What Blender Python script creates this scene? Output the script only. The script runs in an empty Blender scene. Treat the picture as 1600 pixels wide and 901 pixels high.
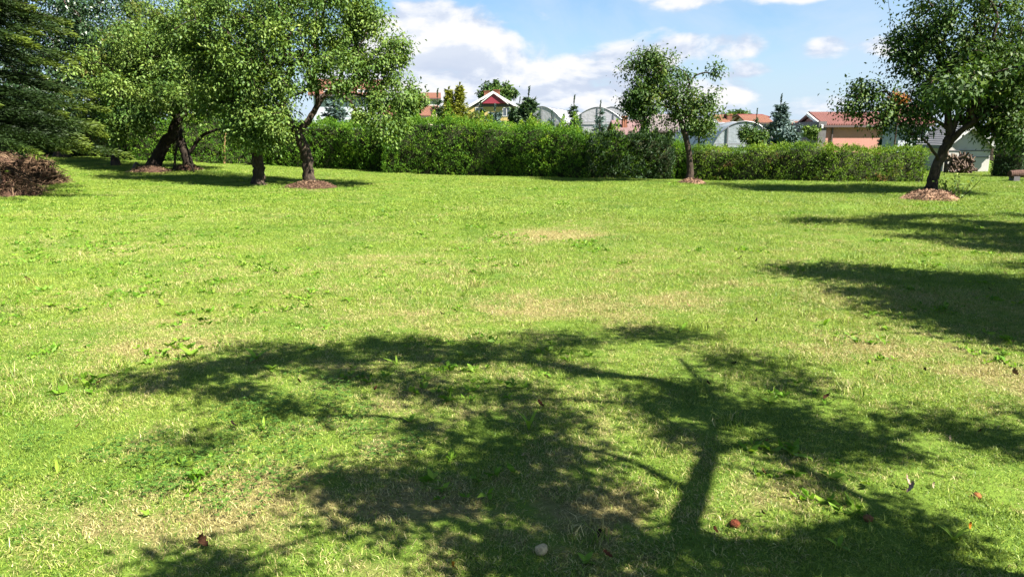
import bpy, math, random
import numpy as np
from mathutils import Vector, Matrix
from math import radians, sin, cos, pi

C = bpy.context.scene
COL = C.collection
random.seed(7)
RNG = np.random.default_rng(7)

# ------------------------------------------------------------------ camera, sky, sun, exposure
CAM_H, FPX, PITCH = 1.6, 1155.0, radians(11.64)
cam = bpy.data.cameras.new('camera'); cam_o = bpy.data.objects.new('camera', cam); COL.objects.link(cam_o)
cam.sensor_width = 36.0; cam.lens = FPX / 1600 * 36; cam.clip_start = 0.05; cam.clip_end = 3000
cam_o.location = (0, 0, CAM_H); cam_o.rotation_euler = (pi / 2 - PITCH, 0, 0)
C.camera = cam_o

SUN_EL = radians(48)
SUN_TRAVEL = np.array([-0.86, 0.51]); SUN_TRAVEL /= np.linalg.norm(SUN_TRAVEL)   # way the light runs over the ground
SUN_FROM = -SUN_TRAVEL
sun = bpy.data.lights.new('sun', 'SUN'); sun.energy = 5.0; sun.angle = radians(0.53); sun.color = (1.0, 0.94, 0.84)
sun_o = bpy.data.objects.new('sun', sun); COL.objects.link(sun_o)
ldir = Vector((SUN_TRAVEL[0] * cos(SUN_EL), SUN_TRAVEL[1] * cos(SUN_EL), -sin(SUN_EL)))
sun_o.rotation_euler = ldir.to_track_quat('-Z', 'Y').to_euler(); sun_o.location = (0, -10, 30)
LCOT = 1 / math.tan(SUN_EL)

C.view_settings.view_transform = 'Standard'; C.view_settings.look = 'None'
C.view_settings.exposure = 2.25; C.view_settings.gamma = 1.0; C.view_settings.use_curve_mapping = False
C.cycles.max_bounces = 8; C.cycles.transparent_max_bounces = 8

W_ = bpy.data.worlds.new('World'); C.world = W_; W_.use_nodes = True


class NT:
    """small helper to write node trees as expressions"""
    def __init__(s, tree): s.t = tree; s.t.nodes.clear()
    def n(s, kind, **kw):
        nd = s.t.nodes.new(kind)
        for k, v in kw.items(): setattr(nd, k, v)
        return nd
    def l(s, a, b): s.t.links.new(a, b)
    def put(s, sock, v):
        if isinstance(v, bpy.types.NodeSocket): s.l(v, sock)
        else: sock.default_value = v
    def m(s, op, a, b=None, c=None, clamp=False):
        nd = s.n('ShaderNodeMath', operation=op, use_clamp=clamp)
        s.put(nd.inputs[0], a)
        if b is not None: s.put(nd.inputs[1], b)
        if c is not None: s.put(nd.inputs[2], c)
        return nd.outputs[0]
    def vm(s, op, a, b=None):
        nd = s.n('ShaderNodeVectorMath', operation=op); s.put(nd.inputs[0], a)
        if b is not None: s.put(nd.inputs[1], b)
        return nd.outputs[0]
    def mix(s, f, a, b, mode='MIX'):
        nd = s.n('ShaderNodeMix', data_type='RGBA', blend_type=mode); s.put(nd.inputs[0], f)
        for k, v in ((6, a), (7, b)):
            s.put(nd.inputs[k], v if isinstance(v, bpy.types.NodeSocket) else (*v, 1) if len(v) == 3 else v)
        return nd.outputs[2]
    def noise(s, vec, scale, detail=3, rough=0.55, dist=0.0, w=None):
        nd = s.n('ShaderNodeTexNoise')
        if w is not None: nd.noise_dimensions = '4D'; nd.inputs['W'].default_value = w
        s.put(nd.inputs['Vector'], vec); nd.inputs['Scale'].default_value = scale
        nd.inputs['Detail'].default_value = detail; nd.inputs['Roughness'].default_value = rough
        nd.inputs['Distortion'].default_value = dist
        return nd.outputs[0]
    def step(s, x, a, b):
        nd = s.n('ShaderNodeMapRange', interpolation_type='SMOOTHSTEP'); s.put(nd.inputs[0], x)
        nd.inputs[1].default_value = a; nd.inputs[2].default_value = b
        return nd.outputs[0]
    def ramp(s, x, stops):
        nd = s.n('ShaderNodeValToRGB'); s.put(nd.inputs[0], x); e = nd.color_ramp.elements
        while len(e) < len(stops): e.new(0.5)
        for q, (p, c) in zip(e, stops): q.position = p; q.color = (*c, 1)
        return nd.outputs[0]


def build_world():
    t = NT(W_.node_tree)
    sky = t.n('ShaderNodeTexSky', sky_type='NISHITA'); sky.sun_disc = False
    sky.sun_elevation = SUN_EL
    sky.sun_rotation = math.atan2(SUN_FROM[0], SUN_FROM[1])
    sky.air_density = 1.0; sky.dust_density = 0.7; sky.ozone_density = 2.0
    d = t.n('ShaderNodeTexCoord').outputs['Generated']
    sp = t.n('ShaderNodeSeparateXYZ'); t.l(d, sp.inputs[0]); x, y, z = sp.outputs
    az = t.m('MULTIPLY', t.m('ARCTAN2', x, y), 57.2958); el = t.m('MULTIPLY', t.m('ARCSINE', z), 57.2958)
    # clouds flatten towards the horizon: direction with its height stretched
    cv = t.n('ShaderNodeCombineXYZ'); t.put(cv.inputs[0], x); t.put(cv.inputs[1], y)
    t.put(cv.inputs[2], t.m('MULTIPLY', z, 2.1)); p = cv.outputs[0]
    n1 = t.noise(p, 7.0, 9, 0.56, 0.25)
    up = t.n('ShaderNodeVectorMath', operation='ADD'); t.l(p, up.inputs[0]); up.inputs[1].default_value = (0.004, 0, 0.030)
    n2 = t.noise(up.outputs[0], 7.0, 9, 0.56, 0.25)
    # larger masses of cumulus, each at its bearing and height (degrees)
    bias = None
    for (a, e, ra, re, s) in ((-5.0, 4.8, 9.5, 4.6, 0.34), (-8.5, 7.8, 5, 3.0, 0.20), (7.5, 4.2, 5.0, 2.6, 0.24), (14.5, 6.2, 4.0, 1.2, 0.26),
                              (21.0, 10.6, 5.2, 1.8, 0.40), (22.3, 5.9, 1.8, 0.9, 0.22), (8.5, 1.9, 12, 1.7, 0.16),
                              (15.0, 3.3, 3.4, 1.1, 0.22), (27, 2.0, 6, 1.3, 0.14), (11.5, 9.8, 4.2, 1.2, 0.20), (3.5, 9.0, 3.0, 0.9, 0.17), (17, 4.6, 2.2, 0.6, 0.2), (25.5, 5.9, 1.5, 0.7, 0.2), (27, 10.8, 3, 0.9, 0.2),
                              (-60, 12, 22, 9, 0.15), (130, 20, 30, 12, 0.15)):
        q = t.m('ADD', t.m('POWER', t.m('MULTIPLY', t.m('SUBTRACT', az, a), 1 / ra), 2.0),
                t.m('POWER', t.m('MULTIPLY', t.m('SUBTRACT', el, e), 1 / re), 2.0))
        b = t.m('MULTIPLY', t.step(q, 1.6, 0.0), s)
        bias = b if bias is None else t.m('ADD', bias, b)
    dens = t.m('ADD', n1, bias)
    mask = t.step(dens, 0.60, 0.76)
    veil = t.m('MULTIPLY', t.step(t.noise(p, 3.2, 6, 0.6, 0.6, w=3.0) , 0.38, 0.66), t.m('MULTIPLY', t.step(z, 0.55, 0.0), 0.85))
    veil = t.m('MAXIMUM', veil, t.m('MULTIPLY', t.step(z, 0.17, 0.0), 0.85))
    relief = t.step(t.m('SUBTRACT', n1, n2), -0.075, 0.085)
    thick = t.step(dens, 0.64, 0.98)
    shade = t.m('ADD', t.m('MULTIPLY', relief, 0.75), t.m('MULTIPLY', thick, 0.25))
    ccol = t.ramp(shade, ((0.05, (2.7, 3.05, 3.75)), (0.4, (3.5, 3.75, 4.2)), (0.85, (4.3, 4.3, 4.35))))
    skyc = t.mix(1.0, sky.outputs[0], (0.60, 0.70, 0.77), 'MULTIPLY')
    base = t.mix(veil, skyc, (2.75, 3.4, 4.25))
    out = t.mix(mask, base, ccol)
    bg = t.n('ShaderNodeBackground'); t.l(out, bg.inputs[0]); bg.inputs[1].default_value = 0.05
    o = t.n('ShaderNodeOutputWorld'); t.l(bg.outputs[0], o.inputs[0])


build_world()

# ------------------------------------------------------------------ places
_CP, _SP = cos(PITCH), sin(PITCH)


def sstep(a, b, x):
    t = np.clip((x - a) / (b - a), 0, 1); return t * t * (3 - 2 * t)


def ground_z(x, y):
    x = np.asarray(x, float); y = np.asarray(y, float)
    rise = sstep(10, 32, y) * (0.12 + 0.60 * sstep(4, 24, -x))
    roll = 0.022 * np.sin(0.9 * x + 0.4 * y + 1) + 0.018 * np.sin(0.37 * x - 1.1 * y) + 0.010 * np.sin(2.3 * x + 1.7 * y)
    return rise + roll * sstep(-3, 2, y + 3)


def at(u, v, d):
    """the place seen at photo pixel (u, v), d metres ahead"""
    a, b = (u - 800) / FPX, (450.5 - v) / FPX
    Y = _CP + _SP * b; Z = -_SP + _CP * b; t = d / Y
    return np.array([a * t, d, CAM_H + Z * t])


def on_ground(u, v):
    a, b = (u - 800) / FPX, (450.5 - v) / FPX
    Y = _CP + _SP * b; Z = -_SP + _CP * b; t = 3.0
    lo, hi = 0.5, 90.0
    for _ in range(50):
        t = (lo + hi) / 2
        if CAM_H + Z * t > float(ground_z(a * t, Y * t)): lo = t
        else: hi = t
    return np.array([a * t, Y * t, float(ground_z(a * t, Y * t))])


# ------------------------------------------------------------------ meshes and objects
def mesh_quads(name, V, F, mat, tint=None, smooth=False):
    V = np.ascontiguousarray(V, np.float32).reshape(-1, 3); F = np.ascontiguousarray(F, np.int32)
    me = bpy.data.meshes.new(name); k = F.shape[1]
    me.vertices.add(len(V)); me.vertices.foreach_set('co', V.ravel())
    me.loops.add(F.size); me.loops.foreach_set('vertex_index', F.ravel())
    me.polygons.add(len(F)); me.polygons.foreach_set('loop_start', np.arange(0, F.size, k, dtype=np.int32))
    if smooth: me.polygons.foreach_set('use_smooth', np.ones(len(F), bool))
    if tint is not None:
        at_ = me.attributes.new('tint', 'FLOAT', 'FACE'); at_.data.foreach_set('value', np.ascontiguousarray(tint, np.float32))
    me.materials.append(mat); me.update(calc_edges=True)
    return me


def link(name, me, parent=None, loc=None):
    o = bpy.data.objects.new(name, me); COL.objects.link(o)
    if parent is not None: o.parent = parent
    if loc is not None: o.location = Vector([float(q) for q in loc])
    return o


def tag(o, label, cat, group=None):
    o['label'] = label; o['category'] = cat
    if group: o['group'] = group
    return o


def thing(name, label, cat, loc=(0, 0, 0), rz=0.0, group=None):
    o = bpy.data.objects.new(name, None); COL.objects.link(o); o.empty_display_size = 0.2
    o.location = Vector([float(q) for q in loc]); o.rotation_euler = (0, 0, rz)
    return tag(o, label, cat, group)


class MB:
    """collects polygons of any size into one mesh"""
    def __init__(s): s.v = []; s.f = []
    def poly(s, pts):
        b = len(s.v); s.v += [tuple(map(float, p)) for p in pts]; s.f.append(tuple(range(b, b + len(pts))))
    def box(s, x0, x1, y0, y1, z0, z1):
        b = len(s.v)
        s.v += [(x, y, z) for z in (z0, z1) for y in (y0, y1) for x in (x0, x1)]
        s.f += [tuple(b + i for i in q) for q in ((0, 2, 3, 1), (4, 5, 7, 6), (0, 1, 5, 4), (2, 6, 7, 3), (0, 4, 6, 2), (1, 3, 7, 5))]
    def prism(s, prof, axis, a0, a1):
        """closed outline (p, z) run along axis 'x' or 'y' from a0 to a1"""
        f = (lambda p, a: (a, p[0], p[1])) if axis == 'x' else (lambda p, a: (p[0], a, p[1]))
        b = len(s.v); n = len(prof)
        s.v += [f(p, a0) for p in prof] + [f(p, a1) for p in prof]
        s.f += [tuple(b + i for i in range(n))[::-1], tuple(b + n + i for i in range(n))]
        s.f += [(b + i, b + (i + 1) % n, b + n + (i + 1) % n, b + n + i) for i in range(n)]
    def build(s, name, mat, parent=None, smooth=False):
        me = bpy.data.meshes.new(name); me.from_pydata(s.v, [], s.f); me.materials.append(mat)
        if smooth: me.polygons.foreach_set('use_smooth', [True] * len(me.polygons))
        me.update(); return link(name, me, parent)


def tube_vf(pts, rad, sides, cap=True):
    pts = np.asarray(pts, float); rad = np.asarray(rad, float); n = len(pts)
    tan = np.gradient(pts, axis=0); tan /= np.linalg.norm(tan, axis=1)[:, None] + 1e-9
    a = np.array([0.31, 0.87, 0.2]) if abs(tan[0][2]) > 0.8 else np.array([0.02, 0.05, 1.0])
    V = []
    s = np.cross(tan[0], a); s /= np.linalg.norm(s)
    ang = np.arange(sides) * 2 * pi / sides
    for i in range(n):
        s = s - tan[i] * np.dot(s, tan[i]); s /= np.linalg.norm(s) + 1e-9
        q = np.cross(tan[i], s)
        V.append(pts[i] + rad[i] * (np.cos(ang)[:, None] * s + np.sin(ang)[:, None] * q))
    V = np.concatenate(V); F = []
    for i in range(n - 1):
        for k in range(sides):
            F.append((i * sides + k, i * sides + (k + 1) % sides, (i + 1) * sides + (k + 1) % sides, (i + 1) * sides + k))
    return V, np.array(F)


class Tubes:
    def __init__(s): s.V = []; s.F = []; s.n = 0
    def add(s, pts, rad, sides=6):
        V, F = tube_vf(pts, rad, sides); s.V.append(V); s.F.append(F + s.n); s.n += len(V)
    def build(s, name, mat, parent=None, origin=(0, 0, 0)):
        V = np.concatenate(s.V) - np.asarray(origin)
        return link(name, mesh_quads(name, V, np.concatenate(s.F), mat, smooth=True), parent)


def unit(a): return a / (np.linalg.norm(a, axis=-1, keepdims=True) + 1e-9)


def leaf_quads(P, A, size, aspect, rng, fold=0.12, face=None, keen=0.9):
    """one rhombic leaf of 4 corners at each place P, pointing along A"""
    n = len(P); A = unit(A); R = unit(rng.normal(size=(n, 3))); 
    if face is not None: R = R * (1 - keen * 0.55) + face * keen
    S = unit(np.cross(A, R) if face is None else np.cross(R, A)); N = np.cross(S, A) * (1 if face is None else -1)
    L = size[:, None]; Wd = L * aspect
    V = np.empty((n, 4, 3)); mid = P + A * L * 0.45
    V[:, 0] = P; V[:, 1] = mid + S * Wd + N * L * fold; V[:, 2] = P + A * L - N * L * fold; V[:, 3] = mid - S * Wd + N * L * fold
    return V.reshape(-1, 3), np.arange(4 * n).reshape(n, 4)


# ------------------------------------------------------------------ materials
def mat_new(name):
    m = bpy.data.materials.new(name); m.use_nodes = True; t = NT(m.node_tree); o = t.n('ShaderNodeOutputMaterial'); return m, t, o


def mat_plain(name, col, rough=0.7, var=0.15, scale=3.0, bump=0.0, bscale=20.0, metal=0.0, spec=0.4, grime=None):
    m, t, o = mat_new(name); tc = t.n('ShaderNodeTexCoord').outputs['Object']
    nz = t.noise(tc, scale, 5, 0.6)
    c = t.ramp(nz, ((0.25, tuple(q * (1 - var) for q in col)), (0.75, tuple(min(1, q * (1 + var)) for q in col))))
    if grime is not None:
        c = t.mix(t.step(t.noise(tc, scale * 0.45, 6, 0.7, w=4.0), 0.52, 0.72), c, grime)
    b = t.n('ShaderNodeBsdfPrincipled'); t.l(c, b.inputs['Base Color']); b.inputs['Roughness'].default_value = rough
    b.inputs['Metallic'].default_value = metal; b.inputs['Specular IOR Level'].default_value = spec
    if bump:
        bp = t.n('ShaderNodeBump'); bp.inputs['Strength'].default_value = bump; bp.inputs['Distance'].default_value = 0.05
        t.l(t.noise(tc, bscale, 5, 0.6), bp.inputs['Height']); t.l(bp.outputs[0], b.inputs['Normal'])
    t.l(b.outputs[0], o.inputs[0]); return m


def mat_leaf(name, stops, trans=0.35, tcol=1.25, rough=0.55, nscale=0.9, nvar=0.25, spec=0.2, dead=None, dead_at=(0.58, 0.68), dscale=0.8):
    m, t, o = mat_new(name)
    a = t.n('ShaderNodeAttribute', attribute_name='tint').outputs['Fac']
    pos = t.n('ShaderNodeNewGeometry').outputs['Position']
    nz = t.m('MULTIPLY', t.m('SUBTRACT', t.noise(pos, nscale, 3), 0.5), nvar * 2)
    c = t.ramp(t.m('ADD', a, nz, clamp=True), stops)
    if dead is not None:
        c = t.mix(t.step(t.m('ADD', t.noise(pos, dscale, 4, 0.6, w=2.0), t.m('MULTIPLY', a, 0.10)), *dead_at), c, dead)
    b = t.n('ShaderNodeBsdfPrincipled'); t.l(c, b.inputs['Base Color']); b.inputs['Roughness'].default_value = rough
    b.inputs['Specular IOR Level'].default_value = spec
    tr = t.n('ShaderNodeBsdfTranslucent'); t.l(t.mix(1.0, c, (tcol * 1.15, tcol * 1.1, tcol * 0.55), 'MULTIPLY'), tr.inputs[0])
    mx = t.n('ShaderNodeMixShader'); mx.inputs[0].default_value = trans; t.l(b.outputs[0], mx.inputs[1]); t.l(tr.outputs[0], mx.inputs[2])
    t.l(mx.outputs[0], o.inputs[0]); return m


def mat_bark(name, c0, c1):
    m, t, o = mat_new(name); tc = t.n('ShaderNodeTexCoord').outputs['Object']
    mp = t.n('ShaderNodeMapping'); t.l(tc, mp.inputs[0]); mp.inputs['Scale'].default_value = (1, 1, 0.28)
    n = t.noise(mp.outputs[0], 22, 6, 0.65, 0.4); n2 = t.noise(tc, 3.0, 4)
    c = t.mix(t.step(n2, 0.45, 0.75), t.ramp(n, ((0.3, c0), (0.7, c1))), tuple(q * 1.5 for q in c1))
    b = t.n('ShaderNodeBsdfPrincipled'); t.l(c, b.inputs['Base Color']); b.inputs['Roughness'].default_value = 0.9
    b.inputs['Specular IOR Level'].default_value = 0.15
    bp = t.n('ShaderNodeBump'); bp.inputs['Strength'].default_value = 1.0; bp.inputs['Distance'].default_value = 0.05; t.l(n, bp.inputs['Height'])
    t.l(bp.outputs[0], b.inputs['Normal']); t.l(b.outputs[0], o.inputs[0]); return m


def mat_tiles(name, c0, c1, su=3.2, sv=3.5, rough=0.8, spec=0.3):
    """roof tiles far away: courses and joints as relief, each tile its own tone"""
    m, t, o = mat_new(name); tc = t.n('ShaderNodeTexCoord').outputs['Object']
    br = t.n('ShaderNodeTexBrick'); t.l(tc, br.inputs['Vector']); br.inputs['Scale'].default_value = 3.0
    br.inputs['Color1'].default_value = (*c0, 1); br.inputs['Color2'].default_value = (*c1, 1); br.inputs['Mortar'].default_value = (*[q * 0.6 for q in c0], 1)
    br.inputs['Mortar Size'].default_value = 0.02; br.inputs['Brick Width'].default_value = 0.7; br.inputs['Row Height'].default_value = 0.9
    c = t.mix(t.m('MULTIPLY', t.noise(tc, 1.2, 6, 0.65), 0.7), br.outputs[0], tuple(q * 0.55 for q in c1))
    wv = t.n('ShaderNodeTexWave', wave_type='BANDS', bands_direction='X'); t.l(tc, wv.inputs[0]); wv.inputs['Scale'].default_value = su
    b = t.n('ShaderNodeBsdfPrincipled'); t.l(c, b.inputs['Base Color']); b.inputs['Roughness'].default_value = rough
    b.inputs['Specular IOR Level'].default_value = spec
    bp = t.n('ShaderNodeBump'); bp.inputs['Strength'].default_value = 0.8; bp.inputs['Distance'].default_value = 0.05; t.l(wv.outputs[1], bp.inputs['Height'])
    t.l(bp.outputs[0], b.inputs['Normal']); t.l(b.outputs[0], o.inputs[0]); return m


def mat_film(name, col, trans=0.35, rough=0.35):
    """milky plastic sheet of greenhouses"""
    m, t, o = mat_new(name); tc = t.n('ShaderNodeTexCoord').outputs['Object']
    c = t.ramp(t.noise(tc, 0.8, 5, 0.6), ((0.3, tuple(q * 0.88 for q in col)), (0.7, col)))
    b = t.n('ShaderNodeBsdfPrincipled'); t.l(c, b.inputs['Base Color']); b.inputs['Roughness'].default_value = rough
    tr = t.n('ShaderNodeBsdfTranslucent'); t.l(c, tr.inputs[0])
    mx = t.n('ShaderNodeMixShader'); mx.inputs[0].default_value = trans; t.l(b.outputs[0], mx.inputs[1]); t.l(tr.outputs[0], mx.inputs[2])
    bp = t.n('ShaderNodeBump'); bp.inputs['Strength'].default_value = 0.4; bp.inputs['Distance'].default_value = 0.1
    t.l(t.noise(tc, 3, 3), bp.inputs['Height']); t.l(bp.outputs[0], b.inputs['Normal'])
    t.l(mx.outputs[0], o.inputs[0]); return m


# how dry (0 fresh .. 1 straw) the lawn is at a place; used by the soil, the blades and the weeds alike
DRY_SPOTS = [(860, 366, 1.1, 0.75), (870, 480, 0.9, 0.35), (1060, 470, 0.6, 0.4), (640, 495, 0.6, 0.25), (340, 770, 0.45, 0.45),
             (620, 780, 0.3, 0.4), (480, 300, 1.2, 0.2), (1330, 540, 0.5, 0.22), (1570, 590, 0.5, 0.4), (200, 390, 0.9, 0.22),
             (230, 540, 0.5, 0.28), (690, 880, 0.2, 0.2), (950, 800, 0.25, 0.3), (1000, 420, 1.2, 0.2), (600, 420, 1.4, 0.12), (1240, 770, .3, .15),
             (300, 740, 0.42, -0.30), (430, 640, 0.3, -0.25), (1180, 650, 0.5, -0.3), (1420, 800, 0.4, -0.25), (100, 430, 1.4, -0.18),
             (760, 700, 0.4, -0.25), (880, 510, 0.3, -0.4), (1330, 880, 0.4, -0.3), (1550, 860, .4, -.25), (30, 700, .6, -.2)]
LG = bpy.data.node_groups.new('lawn_tone', 'ShaderNodeTree')
LG.interface.new_socket('Dry', in_out='OUTPUT', socket_type='NodeSocketFloat')


def build_lawn_group():
    t = NT(LG); o = t.n('NodeGroupOutput')
    g = t.n('ShaderNodeNewGeometry').outputs['Position']
    sp = t.n('ShaderNodeSeparateXYZ'); t.l(g, sp.inputs[0])
    fl = t.n('ShaderNodeCombineXYZ'); t.l(sp.outputs[0], fl.inputs[0]); t.l(sp.outputs[1], fl.inputs[1]); p = fl.outputs[0]
    v = t.m('ADD', t.m('MULTIPLY', t.m('SUBTRACT', t.noise(p, 0.42, 4, 0.6, 0.3), 0.5), 1.1),
            t.m('MULTIPLY', t.m('SUBTRACT', t.noise(p, 2.3, 4, 0.6, 0.2), 0.5), 1.15))
    v = t.m('ADD', v, t.m('MULTIPLY', t.m('SUBTRACT', t.noise(p, 9.0, 2, 0.5), 0.5), 0.7))
    wob = t.m('MULTIPLY', t.m('SUBTRACT', t.noise(p, 3.1, 3, w=7.0), 0.5), 1.1)
    for (u, w, r, s) in DRY_SPOTS:
        c = on_ground(u, w)
        nd = t.n('ShaderNodeVectorMath', operation='DISTANCE'); t.l(p, nd.inputs[0]); nd.inputs[1].default_value = (c[0], c[1], 0)
        v = t.m('ADD', v, t.m('MULTIPLY', t.step(t.m('ADD', t.m('MULTIPLY', nd.outputs['Value'], 1 / r), wob), 1.35, 0.15), s))
    # fresher towards the far end of the garden, drier in the well-worn middle
    v = t.m('ADD', v, t.m('MULTIPLY', t.step(sp.outputs[1], 6.5, 20.0), -0.22))
    v = t.m('ADD', v, t.m('MULTIPLY', t.step(sp.outputs[1], 7.0, 3.0), 0.11))
    t.l(t.m('ADD', v, 0.285), o.inputs[0])


build_lawn_group()


def mat_lawn(name, blades):
    m, t, o = mat_new(name)
    dry = t.n('ShaderNodeGroup'); dry.node_tree = LG; dry = dry.outputs[0]
    if blades:
        a = t.n('ShaderNodeAttribute', attribute_name='tint').outputs['Fac']
        oi = t.n('ShaderNodeObjectInfo').outputs['Random']
        f = t.m('ADD', t.m('SUBTRACT', dry, 0.42), t.m('MULTIPLY', t.m('FRACT', t.m('MULTIPLY', a, 7.31)), 0.80))
        green = t.ramp(a, ((0.0, (0.030, 0.080, 0.008)), (0.4, (0.122, 0.196, 0.018)), (0.8, (0.215, 0.288, 0.036)), (1.0, (0.29, 0.34, 0.070))))
        straw = t.ramp(t.m('FRACT', t.m('MULTIPLY', a, 3.7)), ((0.0, (0.15, 0.12, 0.04)), (0.5, (0.32, 0.275, 0.105)), (1.0, (0.47, 0.42, 0.20))))
        pos = t.n('ShaderNodeNewGeometry').outputs['Position']
        green = t.mix(t.m('MULTIPLY', t.step(t.noise(pos, 1.1, 5, 0.65, 0.5, w=5.0), 0.48, 0.66), 0.55), green, (0.062, 0.140, 0.016))
        green = t.mix(t.m('MULTIPLY', t.step(t.noise(pos, 0.55, 5, 0.65, 0.5, w=9.0), 0.50, 0.70), 0.45), green, (0.24, 0.27, 0.045))
        c = t.mix(t.step(f, 0.40, 0.62), green, straw)
        b = t.n('ShaderNodeBsdfPrincipled'); t.l(c, b.inputs['Base Color']); b.inputs['Roughness'].default_value = 0.5
        b.inputs['Specular IOR Level'].default_value = 0.25
        tr = t.n('ShaderNodeBsdfTranslucent'); t.l(t.mix(1.0, c, (1.25, 1.2, 0.8), 'MULTIPLY'), tr.inputs[0])
        mx = t.n('ShaderNodeMixShader'); mx.inputs[0].default_value = 0.22; t.l(b.outputs[0], mx.inputs[1]); t.l(tr.outputs[0], mx.inputs[2])
        t.l(mx.outputs[0], o.inputs[0])
    else:
        tc = t.n('ShaderNodeNewGeometry').outputs['Position']
        n = t.noise(tc, 40, 4, 0.7); n2 = t.noise(tc, 5, 4, 0.7)
        thatch = t.ramp(n, ((0.3, (0.07, 0.07, 0.02)), (0.7, (0.20, 0.17, 0.07))))
        moss = t.ramp(n2, ((0.3, (0.055, 0.10, 0.012)), (0.7, (0.11, 0.165, 0.022))))
        c = t.mix(t.step(dry, 0.30, 0.75), moss, thatch)
        b = t.n('ShaderNodeBsdfPrincipled'); t.l(c, b.inputs['Base Color']); b.inputs['Roughness'].default_value = 0.95
        b.inputs['Specular IOR Level'].default_value = 0.1
        bp = t.n('ShaderNodeBump'); bp.inputs['Strength'].default_value = 0.7; bp.inputs['Distance'].default_value = 0.03; t.l(n, bp.inputs['Height'])
        t.l(bp.outputs[0], b.inputs['Normal']); t.l(b.outputs[0], o.inputs[0])
    return m


M = {}
M['soil'] = mat_lawn('lawn_soil', False); M['blade'] = mat_lawn('grass_blade', True)
M['pear'] = mat_leaf('pear_leaf', ((0, (0.025, 0.063, 0.013)), (0.45, (0.071, 0.128, 0.022)), (0.85, (0.148, 0.211, 0.041)), (1, (0.239, 0.274, 0.074))), 0.26)
M['apple'] = mat_leaf('apple_leaf', ((0, (0.016, 0.043, 0.009)), (0.5, (0.039, 0.080, 0.014)), (0.9, (0.082, 0.122, 0.020)), (1, (0.150, 0.150, 0.034))), 0.26)
M['dark'] = mat_leaf('dark_leaf', ((0, (0.013, 0.036, 0.013)), (0.55, (0.029, 0.064, 0.021)), (0.93, (0.060, 0.096, 0.032)), (1, (0.128, 0.080, 0.036))), 0.2, spec=0.5, rough=0.4)
M['russet'] = mat_leaf('russet_leaf', ((0, (0.036, 0.068, 0.014)), (0.5, (0.068, 0.108, 0.020)), (0.8, (0.128, 0.136, 0.032)), (1, (0.160, 0.080, 0.032))), 0.3)
M['autumn'] = mat_leaf('orange_leaf', ((0, (0.128, 0.104, 0.016)), (0.5, (0.288, 0.104, 0.024)), (1, (0.360, 0.160, 0.048))), 0.3)
M['thuja'] = mat_leaf('thuja_spray', ((0, (0.013, 0.049, 0.005)), (0.4, (0.051, 0.129, 0.010)), (0.75, (0.118, 0.220, 0.015)), (1, (0.237, 0.300, 0.028))), 0.26, rough=0.6, spec=0.15,
                      dead=(0.20, 0.11, 0.05), dead_at=(0.735, 0.78), dscale=1.6)
M['lowhedge'] = mat_leaf('low_hedge_spray', ((0, (0.022, 0.064, 0.008)), (0.4, (0.075, 0.144, 0.013)), (0.75, (0.141, 0.223, 0.021)), (1, (0.232, 0.263, 0.036))), 0.26, rough=0.6, spec=0.15,
                         dead=(0.24, 0.13, 0.065), dead_at=(0.635, 0.70), dscale=1.3)
M['darkthuja'] = mat_leaf('dark_thuja_spray', ((0, (0.008, 0.025, 0.008)), (0.6, (0.020, 0.047, 0.012)), (1, (0.046, 0.080, 0.018))), 0.18, rough=0.6, spec=0.25)  # darker thuja tone; carries painted shade on the far-left hedge and shadowed stretch
M['spruce'] = mat_leaf('spruce_needle', ((0, (0.011, 0.028, 0.011)), (0.6, (0.028, 0.059, 0.018)), (1, (0.059, 0.105, 0.025))), 0.12, rough=0.6, spec=0.25)
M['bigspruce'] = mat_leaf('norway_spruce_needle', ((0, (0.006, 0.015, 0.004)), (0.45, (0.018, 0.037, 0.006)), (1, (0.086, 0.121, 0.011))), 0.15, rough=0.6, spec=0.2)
M['bluespruce'] = mat_leaf('blue_spruce_needle', ((0, (0.028, 0.052, 0.042)), (0.6, (0.063, 0.105, 0.095)), (1, (0.133, 0.189, 0.182))), 0.1, rough=0.6, spec=0.25)
M['gold'] = mat_leaf('golden_thuja_spray', ((0, (0.049, 0.066, 0.008)), (0.5, (0.119, 0.140, 0.015)), (1, (0.224, 0.224, 0.028))), 0.25, rough=0.6, spec=0.2)
M['weed'] = mat_leaf('weed_leaf', ((0, (0.050, 0.13, 0.012)), (0.5, (0.110, 0.22, 0.018)), (1, (0.20, 0.30, 0.035))), 0.35, spec=0.15, nscale=1.5)
M['clover'] = mat_leaf('clover_leaf', ((0, (0.035, 0.095, 0.016)), (0.6, (0.070, 0.150, 0.024)), (1, (0.13, 0.21, 0.04))), 0.35, nscale=2, spec=0.1)
M['bark'] = mat_bark('orchard_bark', (0.017, 0.012, 0.009), (0.063, 0.047, 0.034))
M['darkbark'] = mat_bark('dark_bark', (0.011, 0.008, 0.006), (0.037, 0.028, 0.021))
M['inner'] = mat_plain('hedge_dark_core', (0.020, 0.024, 0.010), 0.95, 0.5, 9, 0.8, 14, spec=0.1)
M['mulch'] = mat_plain('bark_mulch', (0.27, 0.165, 0.105), 0.95, 0.45, 26, 1.0, 40, spec=0.1)
M['mulchdark'] = mat_plain('dark_mulch', (0.068, 0.038, 0.026), 0.95, 0.5, 20, 1.0, 36, spec=0.1)
M['chip'] = mat_leaf('pale_chip', ((0, (0.068, 0.037, 0.024)), (0.5, (0.163, 0.099, 0.065)), (1, (0.286, 0.197, 0.136))), 0.0, rough=0.9, spec=0.1, nscale=6, nvar=0.5)
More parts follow.
